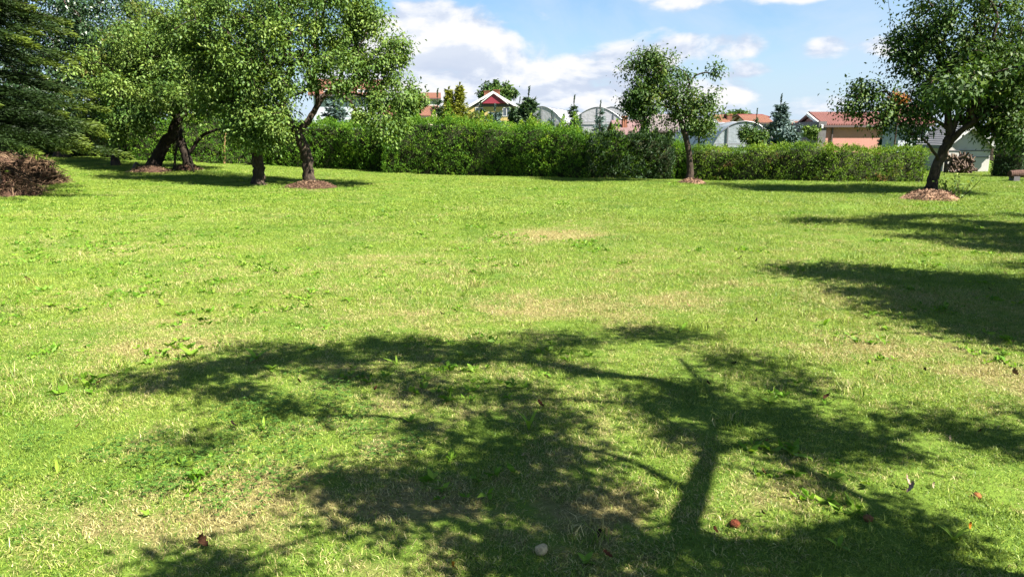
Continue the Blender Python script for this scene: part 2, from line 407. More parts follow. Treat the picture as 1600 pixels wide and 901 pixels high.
M['twig'] = mat_leaf('dry_twig', ((0, (0.035, 0.022, 0.014)), (0.5, (0.115, 0.070, 0.042)), (1, (0.28, 0.19, 0.12))), 0.0, rough=0.85, spec=0.1, nscale=6, nvar=0.5)
M['wood'] = mat_plain('weathered_wood', (0.161, 0.118, 0.081), 0.85, 0.3, 14, 0.5, 30)
M['stake'] = mat_plain('stake_wood', (0.211, 0.124, 0.056), 0.85, 0.3, 14, 0.5, 30)
M['white'] = mat_plain('white_plaster', (0.409, 0.391, 0.360), 0.9, 0.10, 1.6, 0.2, 30, grime=(0.279, 0.254, 0.223))
M['trim'] = mat_plain('white_trim', (0.484, 0.477, 0.465), 0.5, 0.05)
M['cream'] = mat_plain('cream_plaster', (0.384, 0.329, 0.248), 0.9, 0.08, 1.0)
M['yellow'] = mat_plain('yellow_plaster', (0.310, 0.235, 0.085), 0.9, 0.08, 1.0)
M['pink'] = mat_plain('pink_plaster', (0.322, 0.152, 0.124), 0.9, 0.10, 1.0, 0.2, 24, grime=(0.260, 0.124, 0.099))
M['greywall'] = mat_plain('grey_boards', (0.081, 0.077, 0.081), 0.8, 0.25, 5)
M['bluewall'] = mat_plain('pale_blue_plaster', (0.298, 0.322, 0.360), 0.9, 0.15, 2.0)
M['glass'] = mat_plain('window_glass', (0.045, 0.055, 0.07), 0.08, 0.1, spec=0.8)
M['rtile'] = mat_tiles('orange_tiles', (0.153, 0.061, 0.037), (0.187, 0.082, 0.049))
M['redroof'] = mat_tiles('red_roof_sheet', (0.174, 0.035, 0.026), (0.197, 0.046, 0.035), rough=0.5)
M['brownroof'] = mat_tiles('red_brown_roof', (0.128, 0.049, 0.042), (0.151, 0.061, 0.049))
M['mauve'] = mat_tiles('mauve_tiles', (0.162, 0.099, 0.096), (0.191, 0.116, 0.113))
M['tauperoof'] = mat_tiles('taupe_sheets', (0.157, 0.131, 0.125), (0.180, 0.151, 0.145))
M['greyroof'] = mat_tiles('grey_roof', (0.151, 0.151, 0.162), (0.174, 0.174, 0.186))
M['darkroof'] = mat_tiles('dark_grey_roof', (0.058, 0.058, 0.067), (0.075, 0.075, 0.081))
M['crimson'] = mat_plain('crimson_cladding', (0.162, 0.013, 0.027), 0.6, 0.08)
M['brick'] = mat_tiles('orange_brick', (0.209, 0.078, 0.046), (0.244, 0.099, 0.058), 2, 2)
M['film'] = mat_film('greenhouse_film', (0.384, 0.384, 0.420), 0.3); M['bluefilm'] = mat_film('tunnel_film', (0.312, 0.354, 0.384), 0.35)
M['steel'] = mat_plain('galvanised_steel', (0.223, 0.229, 0.242), 0.4, 0.1, metal=0.6)
M['pipe'] = mat_plain('dark_pipe', (0.07, 0.05, 0.05), 0.5, 0.1)
M['firewood'] = mat_plain('firewood', (0.084, 0.055, 0.038), 0.9, 0.6, 9, 0.6, 20)

# ------------------------------------------------------------------ the ground
def build_ground():
    xs = np.concatenate([[-900, -300, -120, -60], np.arange(-34, 34.01, 0.5), [60, 120, 300, 900]])
    ys = np.concatenate([[-300, -100, -30, -12], np.arange(-6, 44.01, 0.5), [60, 90, 150, 400, 1500]])
    X, Y = np.meshgrid(xs, ys); V = np.stack([X, Y, ground_z(X, Y)], -1).reshape(-1, 3)
    nx, ny = len(xs), len(ys); I = np.arange(nx * ny).reshape(ny, nx)
    F = np.stack([I[:-1, :-1], I[:-1, 1:], I[1:, 1:], I[1:, :-1]], -1).reshape(-1, 4)
    o = link('ground', mesh_quads('ground', V, F, M['soil'], smooth=True)); o['kind'] = 'structure'


build_ground()

# ------------------------------------------------------------------ hedges
def lump(a, b, s):
    return (np.sin(1.7 * a + s) * np.sin(2.9 * b + 2 * s) + 0.6 * np.sin(4.1 * a + 3 * s + b) * np.sin(5.3 * b - s) + 0.4 * np.sin(9.7 * a + s) * np.sin(8.1 * b + 4 * s)) / 2


def hedge(name, label, path, heights, thick, mat, dens, seed, spike=0.3, size=0.12, cat='hedge', lumpy=0.16, group=None):
    """path: world (x, y) points along the foot of the visible face; body behind it"""
    rng = np.random.default_rng(seed)
    P = np.array(path, float)[:, :2]; H = np.array(heights, float)
    seg = np.linalg.norm(np.diff(P, axis=0), axis=1); S = np.concatenate([[0], np.cumsum(seg)]); Ltot = S[-1]
    cx = P.mean(0); root = thing(name, label, cat, (cx[0], cx[1], float(ground_z(*cx))), group=group); org = np.array(root.location)
    def along(s):
        x = np.interp(s, S, P[:, 0]); y = np.interp(s, S, P[:, 1]); e = 0.2
        dx = np.interp(s + e, S, P[:, 0]) - np.interp(s - e, S, P[:, 0]); dy = np.interp(s + e, S, P[:, 1]) - np.interp(s - e, S, P[:, 1])
        n = np.hypot(dx, dy) + 1e-9; return x, y, -dy / n, dx / n   # normal pointing away (into the body) for left-to-right paths
    def top(s): return np.interp(s, S, H) * (1 + 0.05 * np.sin(1.3 * s + seed) + 0.04 * np.sin(3.7 * s + 2 * seed))
    # solid core of inner twigs, coloured dark for the dimness inside the hedge
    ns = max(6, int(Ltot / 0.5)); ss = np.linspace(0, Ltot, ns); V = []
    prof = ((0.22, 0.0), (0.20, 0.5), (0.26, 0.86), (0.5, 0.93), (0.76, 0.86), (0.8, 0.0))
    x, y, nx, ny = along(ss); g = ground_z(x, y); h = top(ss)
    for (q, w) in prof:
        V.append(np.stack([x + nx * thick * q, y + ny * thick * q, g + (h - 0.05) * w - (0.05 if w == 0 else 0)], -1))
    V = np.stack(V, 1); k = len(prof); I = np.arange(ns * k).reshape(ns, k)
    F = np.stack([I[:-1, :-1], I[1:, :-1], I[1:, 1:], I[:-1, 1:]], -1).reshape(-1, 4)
    link('dark_core', mesh_quads('dark_core', V.reshape(-1, 3) - org, F, M['inner'], smooth=True), root)
    # leaf sprays over face, top, back and ends
    dens = dens / 4.2; A = Ltot * float(H.mean()); nf = int(A * dens); nt = int(Ltot * thick * dens * 1.1); nb = nf // 4
    s = rng.uniform(0, Ltot, nf + nt + nb); w = np.empty_like(s); q = np.empty_like(s)
    w[:nf] = rng.uniform(0.0, 1.0, nf); q[:nf] = 0.16 * w[:nf] ** 6
    q[nf:nf + nt] = rng.uniform(0.05, 0.95, nt); w[nf:nf + nt] = 0.97 + 0.05 * rng.normal(size=nt) * 0.6
    w[nf + nt:] = rng.uniform(0, 1, nb); q[nf + nt:] = 1.0
    e = rng.uniform(0, 1, 2 * int(thick * H.mean() * dens)); ne = len(e)
    s = np.concatenate([s, np.where(np.arange(ne) % 2 == 0, 0.0, Ltot)]); q = np.concatenate([q, rng.uniform(0, 1, ne)]); w = np.concatenate([w, rng.uniform(0, 1, ne)])
    x, y, nx, ny = along(s); h = top(s); out = lumpy * (lump(s, w * h, seed) + 0.5 * lump(s * 2.3, w * h * 2.1, seed + 2)) + rng.normal(0, 0.06, len(s))
    tipup = np.maximum(0, out) * 0.6
    face = np.where(q < 0.5, -1.0, 1.0); d = q * thick - 0.0
    isface = ((q < 0.2) | (q > 0.98)).astype(float)
    px = x + nx * (d + face * out * isface); py = y + ny * (d + face * out * isface)
    pz = ground_z(x, y) + w * h + (1 - isface) * out * 0.8 + tipup * 0.2
    B = np.stack([px, py, np.maximum(pz, ground_z(px, py) + 0.02)], -1)
    outv = np.stack([nx * face * isface, ny * face * isface, np.zeros_like(nx)], -1)
    Ps, As, Sz, Tn, Fc = [], [], [], [], []
    fc0 = unit(outv * 0.8 + np.array([0, 0, 0.8]) + rng.normal(0, 0.25, B.shape))
    tint0 = np.clip(0.5 + 0.38 * lump(s * 2.1, w * h * 2.4, seed + 5) + rng.normal(0, 0.13, len(s)), 0, 1)
    ax0 = unit(outv * 0.75 + np.array([0, 0, 0.6]) + rng.normal(0, 0.45, B.shape)); ln = rng.uniform(0.10, 0.26, len(B)); st0 = B - ax0 * ln[:, None] * 0.55
    for k in range(9):
        f = rng.uniform(0, 1, len(B))[:, None]; rad_ = (1 - f * 0.75) * 0.055
        Ps.append(st0 + ax0 * ln[:, None] * f + rng.normal(0, 1, B.shape) * rad_); As.append(ax0 * 0.9 + rng.normal(0, 0.5, B.shape) + [0, 0, 0.25]); Sz.append(size * rng.uniform(0.5, 1.05, len(B)) * (1.1 - 0.4 * f[:, 0]))
        Fc.append(fc0); Tn.append(np.clip(tint0 * 0.75 + 0.22 * f[:, 0] + rng.normal(0, 0.10, len(B)), 0, 1))
    # leaders standing up from the top
    nsp = int(Ltot / 0.28); sc = rng.uniform(0, Ltot, nsp); hs = spike * rng.uniform(0.15, 1.0, nsp) ** 1.6
    for sc_, hs_ in zip(sc, hs):
        x, y, nx, ny = along(np.array([sc_])); m = int(30 + 260 * hs_); f = rng.uniform(0, 1, m) ** 1.3
        r = (0.17 + 0.25 * hs_) * (1 - f) * rng.uniform(0.2, 1, m); an = rng.uniform(0, 2 * pi, m); qd = rng.uniform(0.15, 0.7) * thick
        c = np.stack([x + nx * qd + r * np.cos(an), y + ny * qd + r * np.sin(an), ground_z(x, y) + float(top(sc_)) * 0.95 + hs_ * f + np.zeros(m)], -1)
        Ps.append(c); As.append(np.stack([np.cos(an) * 0.5, np.sin(an) * 0.5, np.ones(m)], -1) + rng.normal(0, 0.25, (m, 3))); Sz.append(size * rng.uniform(0.6, 1.1, m)); Fc.append(unit(np.stack([np.cos(an), np.sin(an), 0.8 + 0 * an], -1))); Tn.append(np.clip(rng.uniform(0.35, 0.7) + 0.25 * f + rng.normal(0, 0.1, m), 0, 1))
    Ps = np.concatenate(Ps); As = np.concatenate(As); Sz = np.concatenate(Sz)
    V, F = leaf_quads(Ps, As, Sz, 0.17, rng, 0.06, np.concatenate(Fc), 0.7)
    tint = np.concatenate(Tn)
    link('foliage', mesh_quads('foliage', V - org, F, mat, tint), root)
    st = Tubes()
    for s_ in np.arange(0.4, Ltot, 0.8):
        x, y, nx, ny = along(np.array([s_])); b = np.array([x[0] + nx[0] * thick * 0.42, y[0] + ny[0] * thick * 0.42, 0]); b[2] = float(ground_z(b[0], b[1])) - 0.03
        st.add([b, b + [0.03, 0.0, 0.5], b + [0.0, 0.02, float(top(s_)) * 0.8]], [0.04, 0.035, 0.015], 5)
    st.build('stems', M['darkbark'], root, org)['kind'] = 'stuff'
    return root


def g2(u, v): return on_ground(u, v)[:2]


def hh(u, vb, vt):
    """height of something standing at photo foot (u, vb) with its top at row vt"""
    b = on_ground(u, vb); return float(at(u, vt, b[1])[2] - b[2])


hp = [(1448, 286), (1300, 284), (1078, 281)][::-1]
hedge('hedge', 'low clipped hedge with brown dead patches in front of the pink shed', [g2(*p) for p in hp],
      [hh(1078, 281, 230), hh(1300, 284, 231), hh(1448, 286, 234)], 1.0, M['lowhedge'], 580, 3, 0.2, 0.088, lumpy=0.10)
hp = [(600, 270), (660, 273), (760, 275), (900, 279), (1000, 279), (1075, 280)]
hedge('hedge', 'tall bright green thuja hedge running below the greenhouses', [g2(*p) for p in hp],
      [hh(600, 270, 194), hh(660, 273, 189), hh(760, 275, 192), hh(900, 279, 210), hh(1000, 279, 218), hh(1075, 280, 228)], 1.3, M['thuja'], 640, 5, 0.75, 0.09)
hp = [(180, 250), (300, 255), (420, 259), (520, 264), (612, 269)]
hedge('hedge', 'light green thuja hedge seen under the crowns of the left fruit trees', [g2(*p) for p in hp],
      [hh(180, 250, 184), hh(300, 255, 184), hh(420, 259, 190), hh(520, 264, 195), hh(612, 268, 194)], 1.3, M['thuja'], 420, 8, 0.35, 0.11)
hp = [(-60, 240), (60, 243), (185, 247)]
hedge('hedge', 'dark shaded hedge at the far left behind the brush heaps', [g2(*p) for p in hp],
      [hh(-60, 240, 165), hh(60, 243, 165), hh(185, 247, 178)], 1.6, M['darkthuja'], 300, 11, 0.4, 0.15, lumpy=0.3)  # deep shade under the trees is put into the dark foliage colour
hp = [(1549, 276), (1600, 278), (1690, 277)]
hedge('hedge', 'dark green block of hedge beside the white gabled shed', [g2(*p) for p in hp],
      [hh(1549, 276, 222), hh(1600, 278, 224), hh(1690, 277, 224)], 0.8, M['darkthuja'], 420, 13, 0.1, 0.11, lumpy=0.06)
# shadow of the bare-legged tree on the long hedge, added as darker foliage
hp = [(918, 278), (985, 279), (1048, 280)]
hedge('shadowed_hedge', 'dark foliage added at the right end of the tall hedge for the shadow of the lone tree', [g2(*p) - np.array([0, 0.15]) for p in hp],
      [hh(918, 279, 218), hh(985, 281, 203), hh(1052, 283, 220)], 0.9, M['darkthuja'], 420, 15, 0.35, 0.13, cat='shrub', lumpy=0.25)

# ------------------------------------------------------------------ trees
def tree(name, label, root_at, trunk, limbs, lobes, leafmat, nleaf, seed, leaf=0.10, barkmat=None, spread=0.19, group=None, cat='tree',
         tip_r=0.006, droop=0.45, exp=2.0, branch_pow=0.52, aspect=0.27, sparse=0.0, shade_dirs=None, bow=0.10):
    """trunk / limbs: lists of (point, radius); lobes: (centre, (rx, ry, rz), tips)"""
    rng = np.random.default_rng(seed); barkmat = barkmat or M['bark']
    root = thing(name, label, cat, root_at, group=group); org = np.asarray(root_at, float)
    pos, par, rad = [], [], []
    def addchain(pts, rs, p0):
        p = p0
        for q, r in zip(pts, rs): pos.append(np.asarray(q, float)); par.append(p); rad.append(r); p = len(pos) - 1
        return p
    def densify(ch):
        P = np.array([c[0] for c in ch], float); R = np.array([c[1] for c in ch]); k = len(P)
        tt = np.linspace(0, k - 1, (k - 1) * 4 + 1)
        Q = np.stack([np.interp(tt, np.arange(k), P[:, i]) for i in range(3)], -1)
        for _ in range(2): Q[1:-1] = 0.25 * Q[:-2] + 0.5 * Q[1:-1] + 0.25 * Q[2:]
        r = np.interp(tt, np.arange(k), R)
        Q[1:-1] += rng.normal(0, 1, Q[1:-1].shape) * r[1:-1, None] * 0.09
        return Q, r
    tk = Tubes(); Q, r = densify(trunk)
    ang = np.linspace(0, 1, len(r)); r = r * (1 + 0.45 * np.exp(-ang * 9)); r = r * (1 + rng.normal(0, 0.025, len(r)))
    tk.add(np.vstack([Q[0] - [0, 0, 0.1], Q]), np.concatenate([[r[0] * 1.1], r]), 12)
    addchain(Q, r, -1); ntr = len(pos); first_ok = int(ntr * 0.55)
    for lb in limbs:
        Q, r = densify(lb); d = [np.linalg.norm(Q[0] - p) for p in pos]; j = int(np.argmin(d)); Q[0] = pos[j]
        tk.add(Q, r, 8); addchain(Q, r, j)
    nfix = len(pos)
    tips = []
    for (c, rr, n) in lobes:
        u = unit(rng.normal(size=(n, 3))) * (rng.uniform(0, 1, n) ** (1 / 2.6))[:, None]
        k_ = max(1, n // 7); u[:k_] = unit(u[:k_] + [0, 0, 0.35]) * rng.uniform(1.05, 1.45, (k_, 1))
        tips.append(np.asarray(c) + u * np.asarray(rr))
    tips = np.concatenate(tips); fork = pos[ntr - 1]
    tips = tips[tips[:, 2] > ground_z(tips[:, 0], tips[:, 1]) + 0.25]
    tips = tips[np.argsort(np.linalg.norm(tips - fork, axis=1))]
    chains = []
    for tp in tips:
        PP = np.array(pos[first_ok:]); d = np.linalg.norm(PP - tp, axis=1)
        dr = np.linalg.norm(PP - fork, axis=1); cost = d + 0.10 * dr; j = int(np.argmin(cost)) + first_ok
        a = pos[j]; L = np.linalg.norm(tp - a); n = max(2, int(L / 0.3) + 1); tt = np.linspace(0, 1, n + 1)[1:]
        side = rng.normal(0, 0.06, 3) * L
        ch = a + (tp - a) * tt[:, None] + np.sin(pi * tt)[:, None] * (np.array([0, 0, bow * L]) + side) + rng.normal(0, 0.02, (n, 3))
        ch[-1] = tp; k0 = len(pos); addchain(ch, [0] * n, j); chains.append((j, k0, n))
    cnt = np.zeros(len(pos)); N = len(pos)
    for (j, k0, n) in chains: cnt[k0 + n - 1] += 1
    for i in range(N - 1, -1, -1):
        if par[i] >= 0 and i >= nfix: cnt[par[i]] += cnt[i]
    br = Tubes()
    for (j, k0, n) in chains:
        idx = list(range(k0, k0 + n)); rs = np.array([tip_r * max(1, cnt[i]) ** branch_pow for i in idx])
        r0 = min(rs[0] * 1.15, (rad[j] if j < nfix else tip_r * max(1, cnt[j]) ** branch_pow))
        br.add(np.vstack([pos[j]] + [pos[i] for i in idx]), np.minimum(np.concatenate([[r0], rs]), max(r0, tip_r) * 1.05), 5 if rs[0] > 0.02 else 3)
    tk.build('trunk', barkmat, root, org)
    if br.n: br.build('branches', barkmat, root, org)['kind'] = 'stuff'
    # leaves, in bunches about the twigs
    nt = len(chains); wts = rng.gamma(2.2, 1.0, nt); per = np.maximum(3, (nleaf * wts / wts.sum())).astype(int)
    PP, AA, FC = [], [], []
    for (j, k0, n), m in zip(chains, per):
        seg = np.array([pos[i] for i in range(max(k0, k0 + n - 3), k0 + n)] + [pos[k0 + n - 1]] * 2)
        c = seg[rng.integers(0, len(seg), m)]
        sp = spread * rng.uniform(0.5, 1.25)
        off = rng.normal(0, 1, (m, 3)) * sp * np.array([1, 1, 0.75])
        PP.append(c + off); AA.append(unit(off) * 0.6 + rng.normal(0, 0.45, (m, 3)) + [0, 0, -droop]); FC.append(unit(off))
    PP = np.concatenate(PP); AA = np.concatenate(AA)
    ok = PP[:, 2] > ground_z(PP[:, 0], PP[:, 1]) + 0.15; PP = PP[ok]; AA = AA[ok]
    ctr = np.concatenate(FC)[ok]
    V, F = leaf_quads(PP, AA, leaf * rng.uniform(0.5, 1.3, len(PP)), aspect, rng, 0.10, unit(ctr * 0.8 + np.array([0, 0, 0.75])), 0.85)
    link('crown', mesh_quads('crown', V - org, F, leafmat, np.clip(np.repeat(rng.beta(2, 2, nt), per)[ok] * 0.55 + rng.beta(2, 2, len(PP)) * 0.55 - 0.05, 0, 1)), root)
    return root


def px_lobe(u, v, d, r, n, sq=0.9, deep=1.0):
    R = r * d / FPX; return (at(u, v, d), (R, R * deep, R * sq), n)


def px_line(pts, d, r0, r1, dd=0.0):
    n = len(pts); return [(at(u, v, d + dd * i / max(1, n - 1)), r0 + (r1 - r0) * i / (n - 1)) for i, (u, v) in enumerate(pts)]


G_FRUIT = 'old fruit trees on the lawn'
# the pear in front at left
b = on_ground(482, 291); d = b[1]
tree('pear_tree', 'big pear tree with a crooked trunk rising from a brown mulch mound', b,
     [(b, 0.185)] + px_line([(482, 268), (479, 240), (469, 218), (459, 203)], d, 0.165, 0.16),
     [px_line([(459, 203), (449, 182), (440, 155), (425, 120), (410, 80)], d, 0.11, 0.05, -0.8),
      px_line([(463, 208), (480, 192), (494, 170), (505, 150), (530, 134), (560, 122)], d, 0.12, 0.045, 0.4),
      px_line([(497, 164), (494, 130), (490, 90), (494, 40)], d, 0.08, 0.03, 0.5),
      px_line([(449, 182), (415, 168), (380, 150)], d, 0.06, 0.03, -1.0)],
     [px_lobe(490, 30, d, 90, 90), px_lobe(430, 90, d - 0.8, 80, 90), px_lobe(395, 40, d - 0.5, 80, 70), px_lobe(545, 60, d + 0.2, 55, 55),
      px_lobe(575, 115, d + 0.2, 50, 48), px_lobe(612, 88, d, 32, 22), px_lobe(616, 150, d, 36, 34), px_lobe(598, 195, d - 0.3, 34, 34), px_lobe(572, 22, d, 14, 6), px_lobe(630, 72, d, 10, 4),
      px_lobe(410, 150, d - 1.4, 45, 40), px_lobe(425, 185, d - 1.6, 24, 14), px_lobe(480, -60, d, 110, 70), px_lobe(560, 5, d, 30, 20), px_lobe(520, 105, d - 1, 40, 26)],
     M['pear'], 50000, 21, leaf=0.105, group=G_FRUIT)
# its neighbours to the left
b = on_ground(404, 289); d = b[1]
tree('pear_tree', 'pear tree with a short dark trunk and leaves hanging nearly to the grass', b,
     [(b, 0.19)] + px_line([(404, 270), (403, 245), (398, 215)], d, 0.18, 0.16),
     [px_line([(400, 225), (380, 195), (355, 165), (335, 120)], d, 0.09, 0.04, 0.5), px_line([(398, 215), (410, 170), (400, 120)], d, 0.09, 0.04, -0.3)],
     [px_lobe(392, 195, d - 0.5, 36, 45), px_lobe(350, 150, d, 46, 50), px_lobe(424, 203, d - 0.6, 22, 24), px_lobe(398, 210, d - 0.9, 24, 24), px_lobe(370, 120, d, 60, 55),
      px_lobe(330, 80, d + 0.3, 60, 45), px_lobe(310, 20, d, 70, 40), px_lobe(438, 205, d + .8, 22, 12)],
     M['pear'], 32000, 22, leaf=0.11, group=G_FRUIT)
b = on_ground(238, 266); d = b[1]
tree('fruit_tree', 'fruit tree whose thick dark trunk leans right over a ring of soil', b,
     [(b, 0.25)] + px_line([(243, 250), (255, 230), (268, 212), (278, 190)], d, 0.23, 0.19),
     [px_line([(278, 190), (262, 160), (240, 120), (230, 70)], d, 0.10, 0.04, -0.6), px_line([(278, 190), (295, 150), (300, 100), (300, 40)], d, 0.10, 0.04, 0.2)],
     [px_lobe(258, 138, d - 1.2, 46, 55), px_lobe(205, 150, d - 0.8, 40, 45), px_lobe(212, 186, d - 1.2, 22, 24), px_lobe(185, 205, d - 1, 22, 18), px_lobe(180, 110, d, 50, 45),
      px_lobe(290, 90, d, 60, 55), px_lobe(225, 70, d, 45, 40), px_lobe(290, 35, d, 45, 35), px_lobe(315, 150, d - 1, 34, 35)],
     M['pear'], 34000, 23, leaf=0.115, barkmat=M['darkbark'], group=G_FRUIT)
b = on_ground(295, 263); d = b[1]
tree('fruit_tree', 'fruit tree with a dark trunk leaning left and one branch bent level', b,
     [(b, 0.19)] + px_line([(292, 245), (284, 225), (277, 200)], d, 0.17, 0.14),
     [px_line([(293, 243), (302, 230), (315, 212), (330, 205), (356, 199)], d, 0.08, 0.045, -0.3), px_line([(277, 200), (300, 150), (330, 90)], d, 0.09, 0.03, 0.5)],
     [px_lobe(300, 135, d, 52, 50), px_lobe(365, 162, d - 0.4, 30, 26), px_lobe(330, 110, d, 60, 40), px_lobe(250, 100, d + 0.6, 50, 35)],
     M['pear'], 13000, 24, leaf=0.125, barkmat=M['darkbark'], group=G_FRUIT)
# taller dark trees closing the left side
b = np.array([-19.5, 32.5, float(ground_z(-19.5, 32.5))]); d = b[1]
tree('broadleaf_tree', 'tall dark glossy broadleaf tree filling the upper left behind the spruce', b,
     [(b, 0.26), (b + [0.1, 0, 1.5], 0.22), (b + [0.2, 0, 3], 0.18)], [],
     [px_lobe(150, 40, d, 75, 90), px_lobe(80, 80, d, 80, 70), px_lobe(190, 90, d - 1, 45, 45), px_lobe(120, -40, d, 90, 60), px_lobe(60, 160, d - 1, 55, 40), px_lobe(140, 150, d - 1, 50, 45), px_lobe(0, 60, d, 90, 70), px_lobe(60, 120, d, 70, 60), px_lobe(-40, 150, d, 70, 50), px_lobe(30, -10, d, 80, 50)],
     M['dark'], 52000, 25, leaf=0.14, spread=0.32)
b = np.array([-15.6, 29.5, float(ground_z(-15.6, 29.5))]); d = b[1]
tree('broadleaf_tree', 'yellowish tree with reddish shoots between the dark tree and the leaning trunks', b,
     [(b, 0.14), (b + [0.1, 0, 1.2], 0.12), (b + [0.3, 0, 2.6], 0.08)], [],
     [px_lobe(175, 120, d, 40, 40), px_lobe(160, 180, d - 0.5, 38, 34), px_lobe(210, 60, d, 36, 30)],
     M['russet'], 20000, 26, leaf=0.12)

b = np.array([-16.5, 38.0, float(ground_z(-16.5, 38.0))]); d = b[1]
tree('broadleaf_tree', 'dark leafy tree closing the gap behind the two leaning trunks', b,
     [(b, 0.22), (b + [0.1, 0, 1.5], 0.19), (b + [0.2, 0, 3], 0.15)], [],
     [px_lobe(290, 90, d, 80, 70), px_lobe(230, 60, d, 60, 50), px_lobe(370, 100, d, 60, 50), px_lobe(300, 170, d, 70, 50), px_lobe(220, 150, d, 60, 50), px_lobe(400, 40, d, 50, 30)],
     M['dark'], 26000, 27, leaf=0.17, spread=0.36)

# the lone tree in the middle
b = on_ground(1077, 286); d = b[1]
tree('apple_tree', 'thin-trunked tree leaning left in front of the hedge with a sparse lopsided crown', b,
     [(b, 0.115)] + px_line([(1079, 265), (1077, 240), (1072, 215), (1065, 195), (1060, 175)], d, 0.105, 0.075),
     [px_line([(1061, 175), (1050, 150), (1040, 120), (1025, 100)], d, 0.06, 0.025, 0.3), px_line([(1063, 180), (1070, 150), (1078, 130), (1085, 118), (1105, 112), (1128, 122)], d, 0.045, 0.014, 0.2),
      px_line([(1061, 178), (1040, 165), (1010, 160), (990, 165)], d, 0.04, 0.018, -0.3), px_line([(1078, 130), (1070, 112), (1055, 103)], d, 0.025, 0.01)],
     [px_lobe(1018, 118, d, 32, 44), px_lobe(1015, 96, d, 18, 16), px_lobe(1040, 145, d, 42, 48), px_lobe(1000, 150, d, 27, 30), px_lobe(988, 168, d, 16, 12), px_lobe(1070, 165, d, 28, 26),
      px_lobe(1098, 170, d, 22, 18), px_lobe(1118, 116, d, 15, 6), px_lobe(1100, 200, d, 16, 10), px_lobe(1108, 150, d, 12, 6), px_lobe(1050, 190, d, 20, 10), px_lobe(1005, 183, d, 18, 8)],
     M['apple'], 16500, 31, leaf=0.10, spread=0.17, group=G_FRUIT, tip_r=0.005)
# the big tree at right
b = on_ground(1453, 301); d = b[1]
tree('apple_tree', 'leaning fruit tree with a low twisted side limb on a pale straw mound', b,
     [(b, 0.15)] + px_line([(1457, 280), (1464, 258), (1473, 238), (1484, 215)], d, 0.135, 0.12),
     [px_line([(1464, 258), (1466, 246), (1456, 234), (1452, 226), (1440, 215)], d, 0.05, 0.025, -0.4), px_line([(1476, 232), (1500, 205), (1530, 185), (1560, 165)], d, 0.10, 0.04, -0.6),
      px_line([(1484, 215), (1480, 170), (1470, 120), (1465, 60)], d, 0.11, 0.04, 0.3), px_line([(1482, 200), (1440, 175), (1400, 165), (1360, 170)], d, 0.055, 0.02, 0.2), px_line([(1484, 210), (1510, 150), (1530, 80)], d, 0.09, 0.03, 0.3)],
     [px_lobe(1470, 90, d, 60, 70), px_lobe(1520, 110, d, 60, 75), px_lobe(1450, 150, d, 42, 42), px_lobe(1375, 165, d, 30, 30), px_lobe(1330, 158, d, 24, 12), px_lobe(1352, 140, d, 14, 8), px_lobe(1416, 95, d, 24, 22),
      px_lobe(1440, 50, d, 40, 36), px_lobe(1500, 30, d, 70, 60), px_lobe(1560, 145, d - 0.5, 50, 55), px_lobe(1436, 190, d, 32, 24), px_lobe(1400, 182, d, 24, 16), px_lobe(1580, 60, d, 70, 50),
      px_lobe(1528, 178, d, 30, 20), px_lobe(1590, 192, d - 0.6, 28, 18), px_lobe(1480, -50, d, 80, 40), px_lobe(1620, 140, d, 60, 50), px_lobe(1600, 20, d, 80, 60), px_lobe(1400, 70, d, 16, 8), px_lobe(1565, 185, d - 0.4, 34, 30), px_lobe(1606, 180, d - 0.8, 40, 36), px_lobe(1556, 208, d - .3, 22, 12), px_lobe(1600, 206, d - 1.2, 34, 34), px_lobe(1630, 60, d, 70, 50), px_lobe(1570, 100, d - 1, 50, 50), px_lobe(1650, 90, d, 70, 50), px_lobe(1560, -40, d, 80, 40)],
     M['apple'], 52000, 32, leaf=0.10, group=G_FRUIT)


def shadow_lobe(u, v, ru, z, n, flat=0.35):
    """leaf bunch z metres up whose shadow lies at photo pixel (u, v)"""
    g = on_ground(u, v); c = g + np.array([-SUN_TRAVEL[0] * LCOT * z, -SUN_TRAVEL[1] * LCOT * z, z])
    R = ru * np.hypot(g[1], 1.6) / FPX
    return (c, (R, R * 0.75, R * flat + 0.05), n)


def up_from(u, v, z, r):
    g = on_ground(u, v); return (g + np.array([-SUN_TRAVEL[0] * LCOT * z, -SUN_TRAVEL[1] * LCOT * z, z]), r)


# the tree the photographer stands under: only its shadow is in the picture
sh = [(240, 585, 90, 9), (330, 572, 70, 8), (420, 552, 80, 9), (350, 615, 50, 4), (520, 555, 75, 10), (610, 535, 70, 8), (560, 590, 80, 9), (700, 555, 70, 10), (650, 612, 60, 6), (790, 545, 65, 8),
      (890, 530, 65, 8), (985, 522, 55, 6), (1050, 520, 40, 3), (890, 575, 55, 5), (770, 615, 60, 7), (690, 672, 60, 5), (830, 660, 55, 7), (1140, 565, 55, 6), (1230, 600, 50, 5), (1075, 600, 55, 5), (990, 622, 55, 4),
      (1130, 645, 60, 7), (1230, 655, 65, 8), (1060, 672, 50, 5), (1330, 690, 65, 7), (1250, 705, 45, 4), (1390, 650, 40, 3), (1500, 665, 50, 5), (1570, 690, 50, 6), (850, 715, 60, 7), (780, 705, 50, 5),
      (680, 770, 75, 5), (545, 750, 45, 3), (600, 800, 60, 4), (640, 735, 45, 3), (790, 770, 75, 6), (890, 762, 50, 4), (830, 830, 70, 5), (900, 875, 70, 5), (985, 850, 50, 4), (740, 870, 55, 4), (760, 730, 45, 3), (860, 800, 40, 3), (1150, 875, 70, 7),
      (1290, 870, 80, 8), (1400, 850, 45, 4), (1235, 745, 40, 2), (1395, 790, 50, 2), (930, 930, 80, 4), (1150, 935, 80, 5), (320, 905, 60, 3), (460, 640, 35, 2), (300, 685, 30, 1), (1480, 850, 40, 2), (1590, 640, 40, 3)]
lob = []
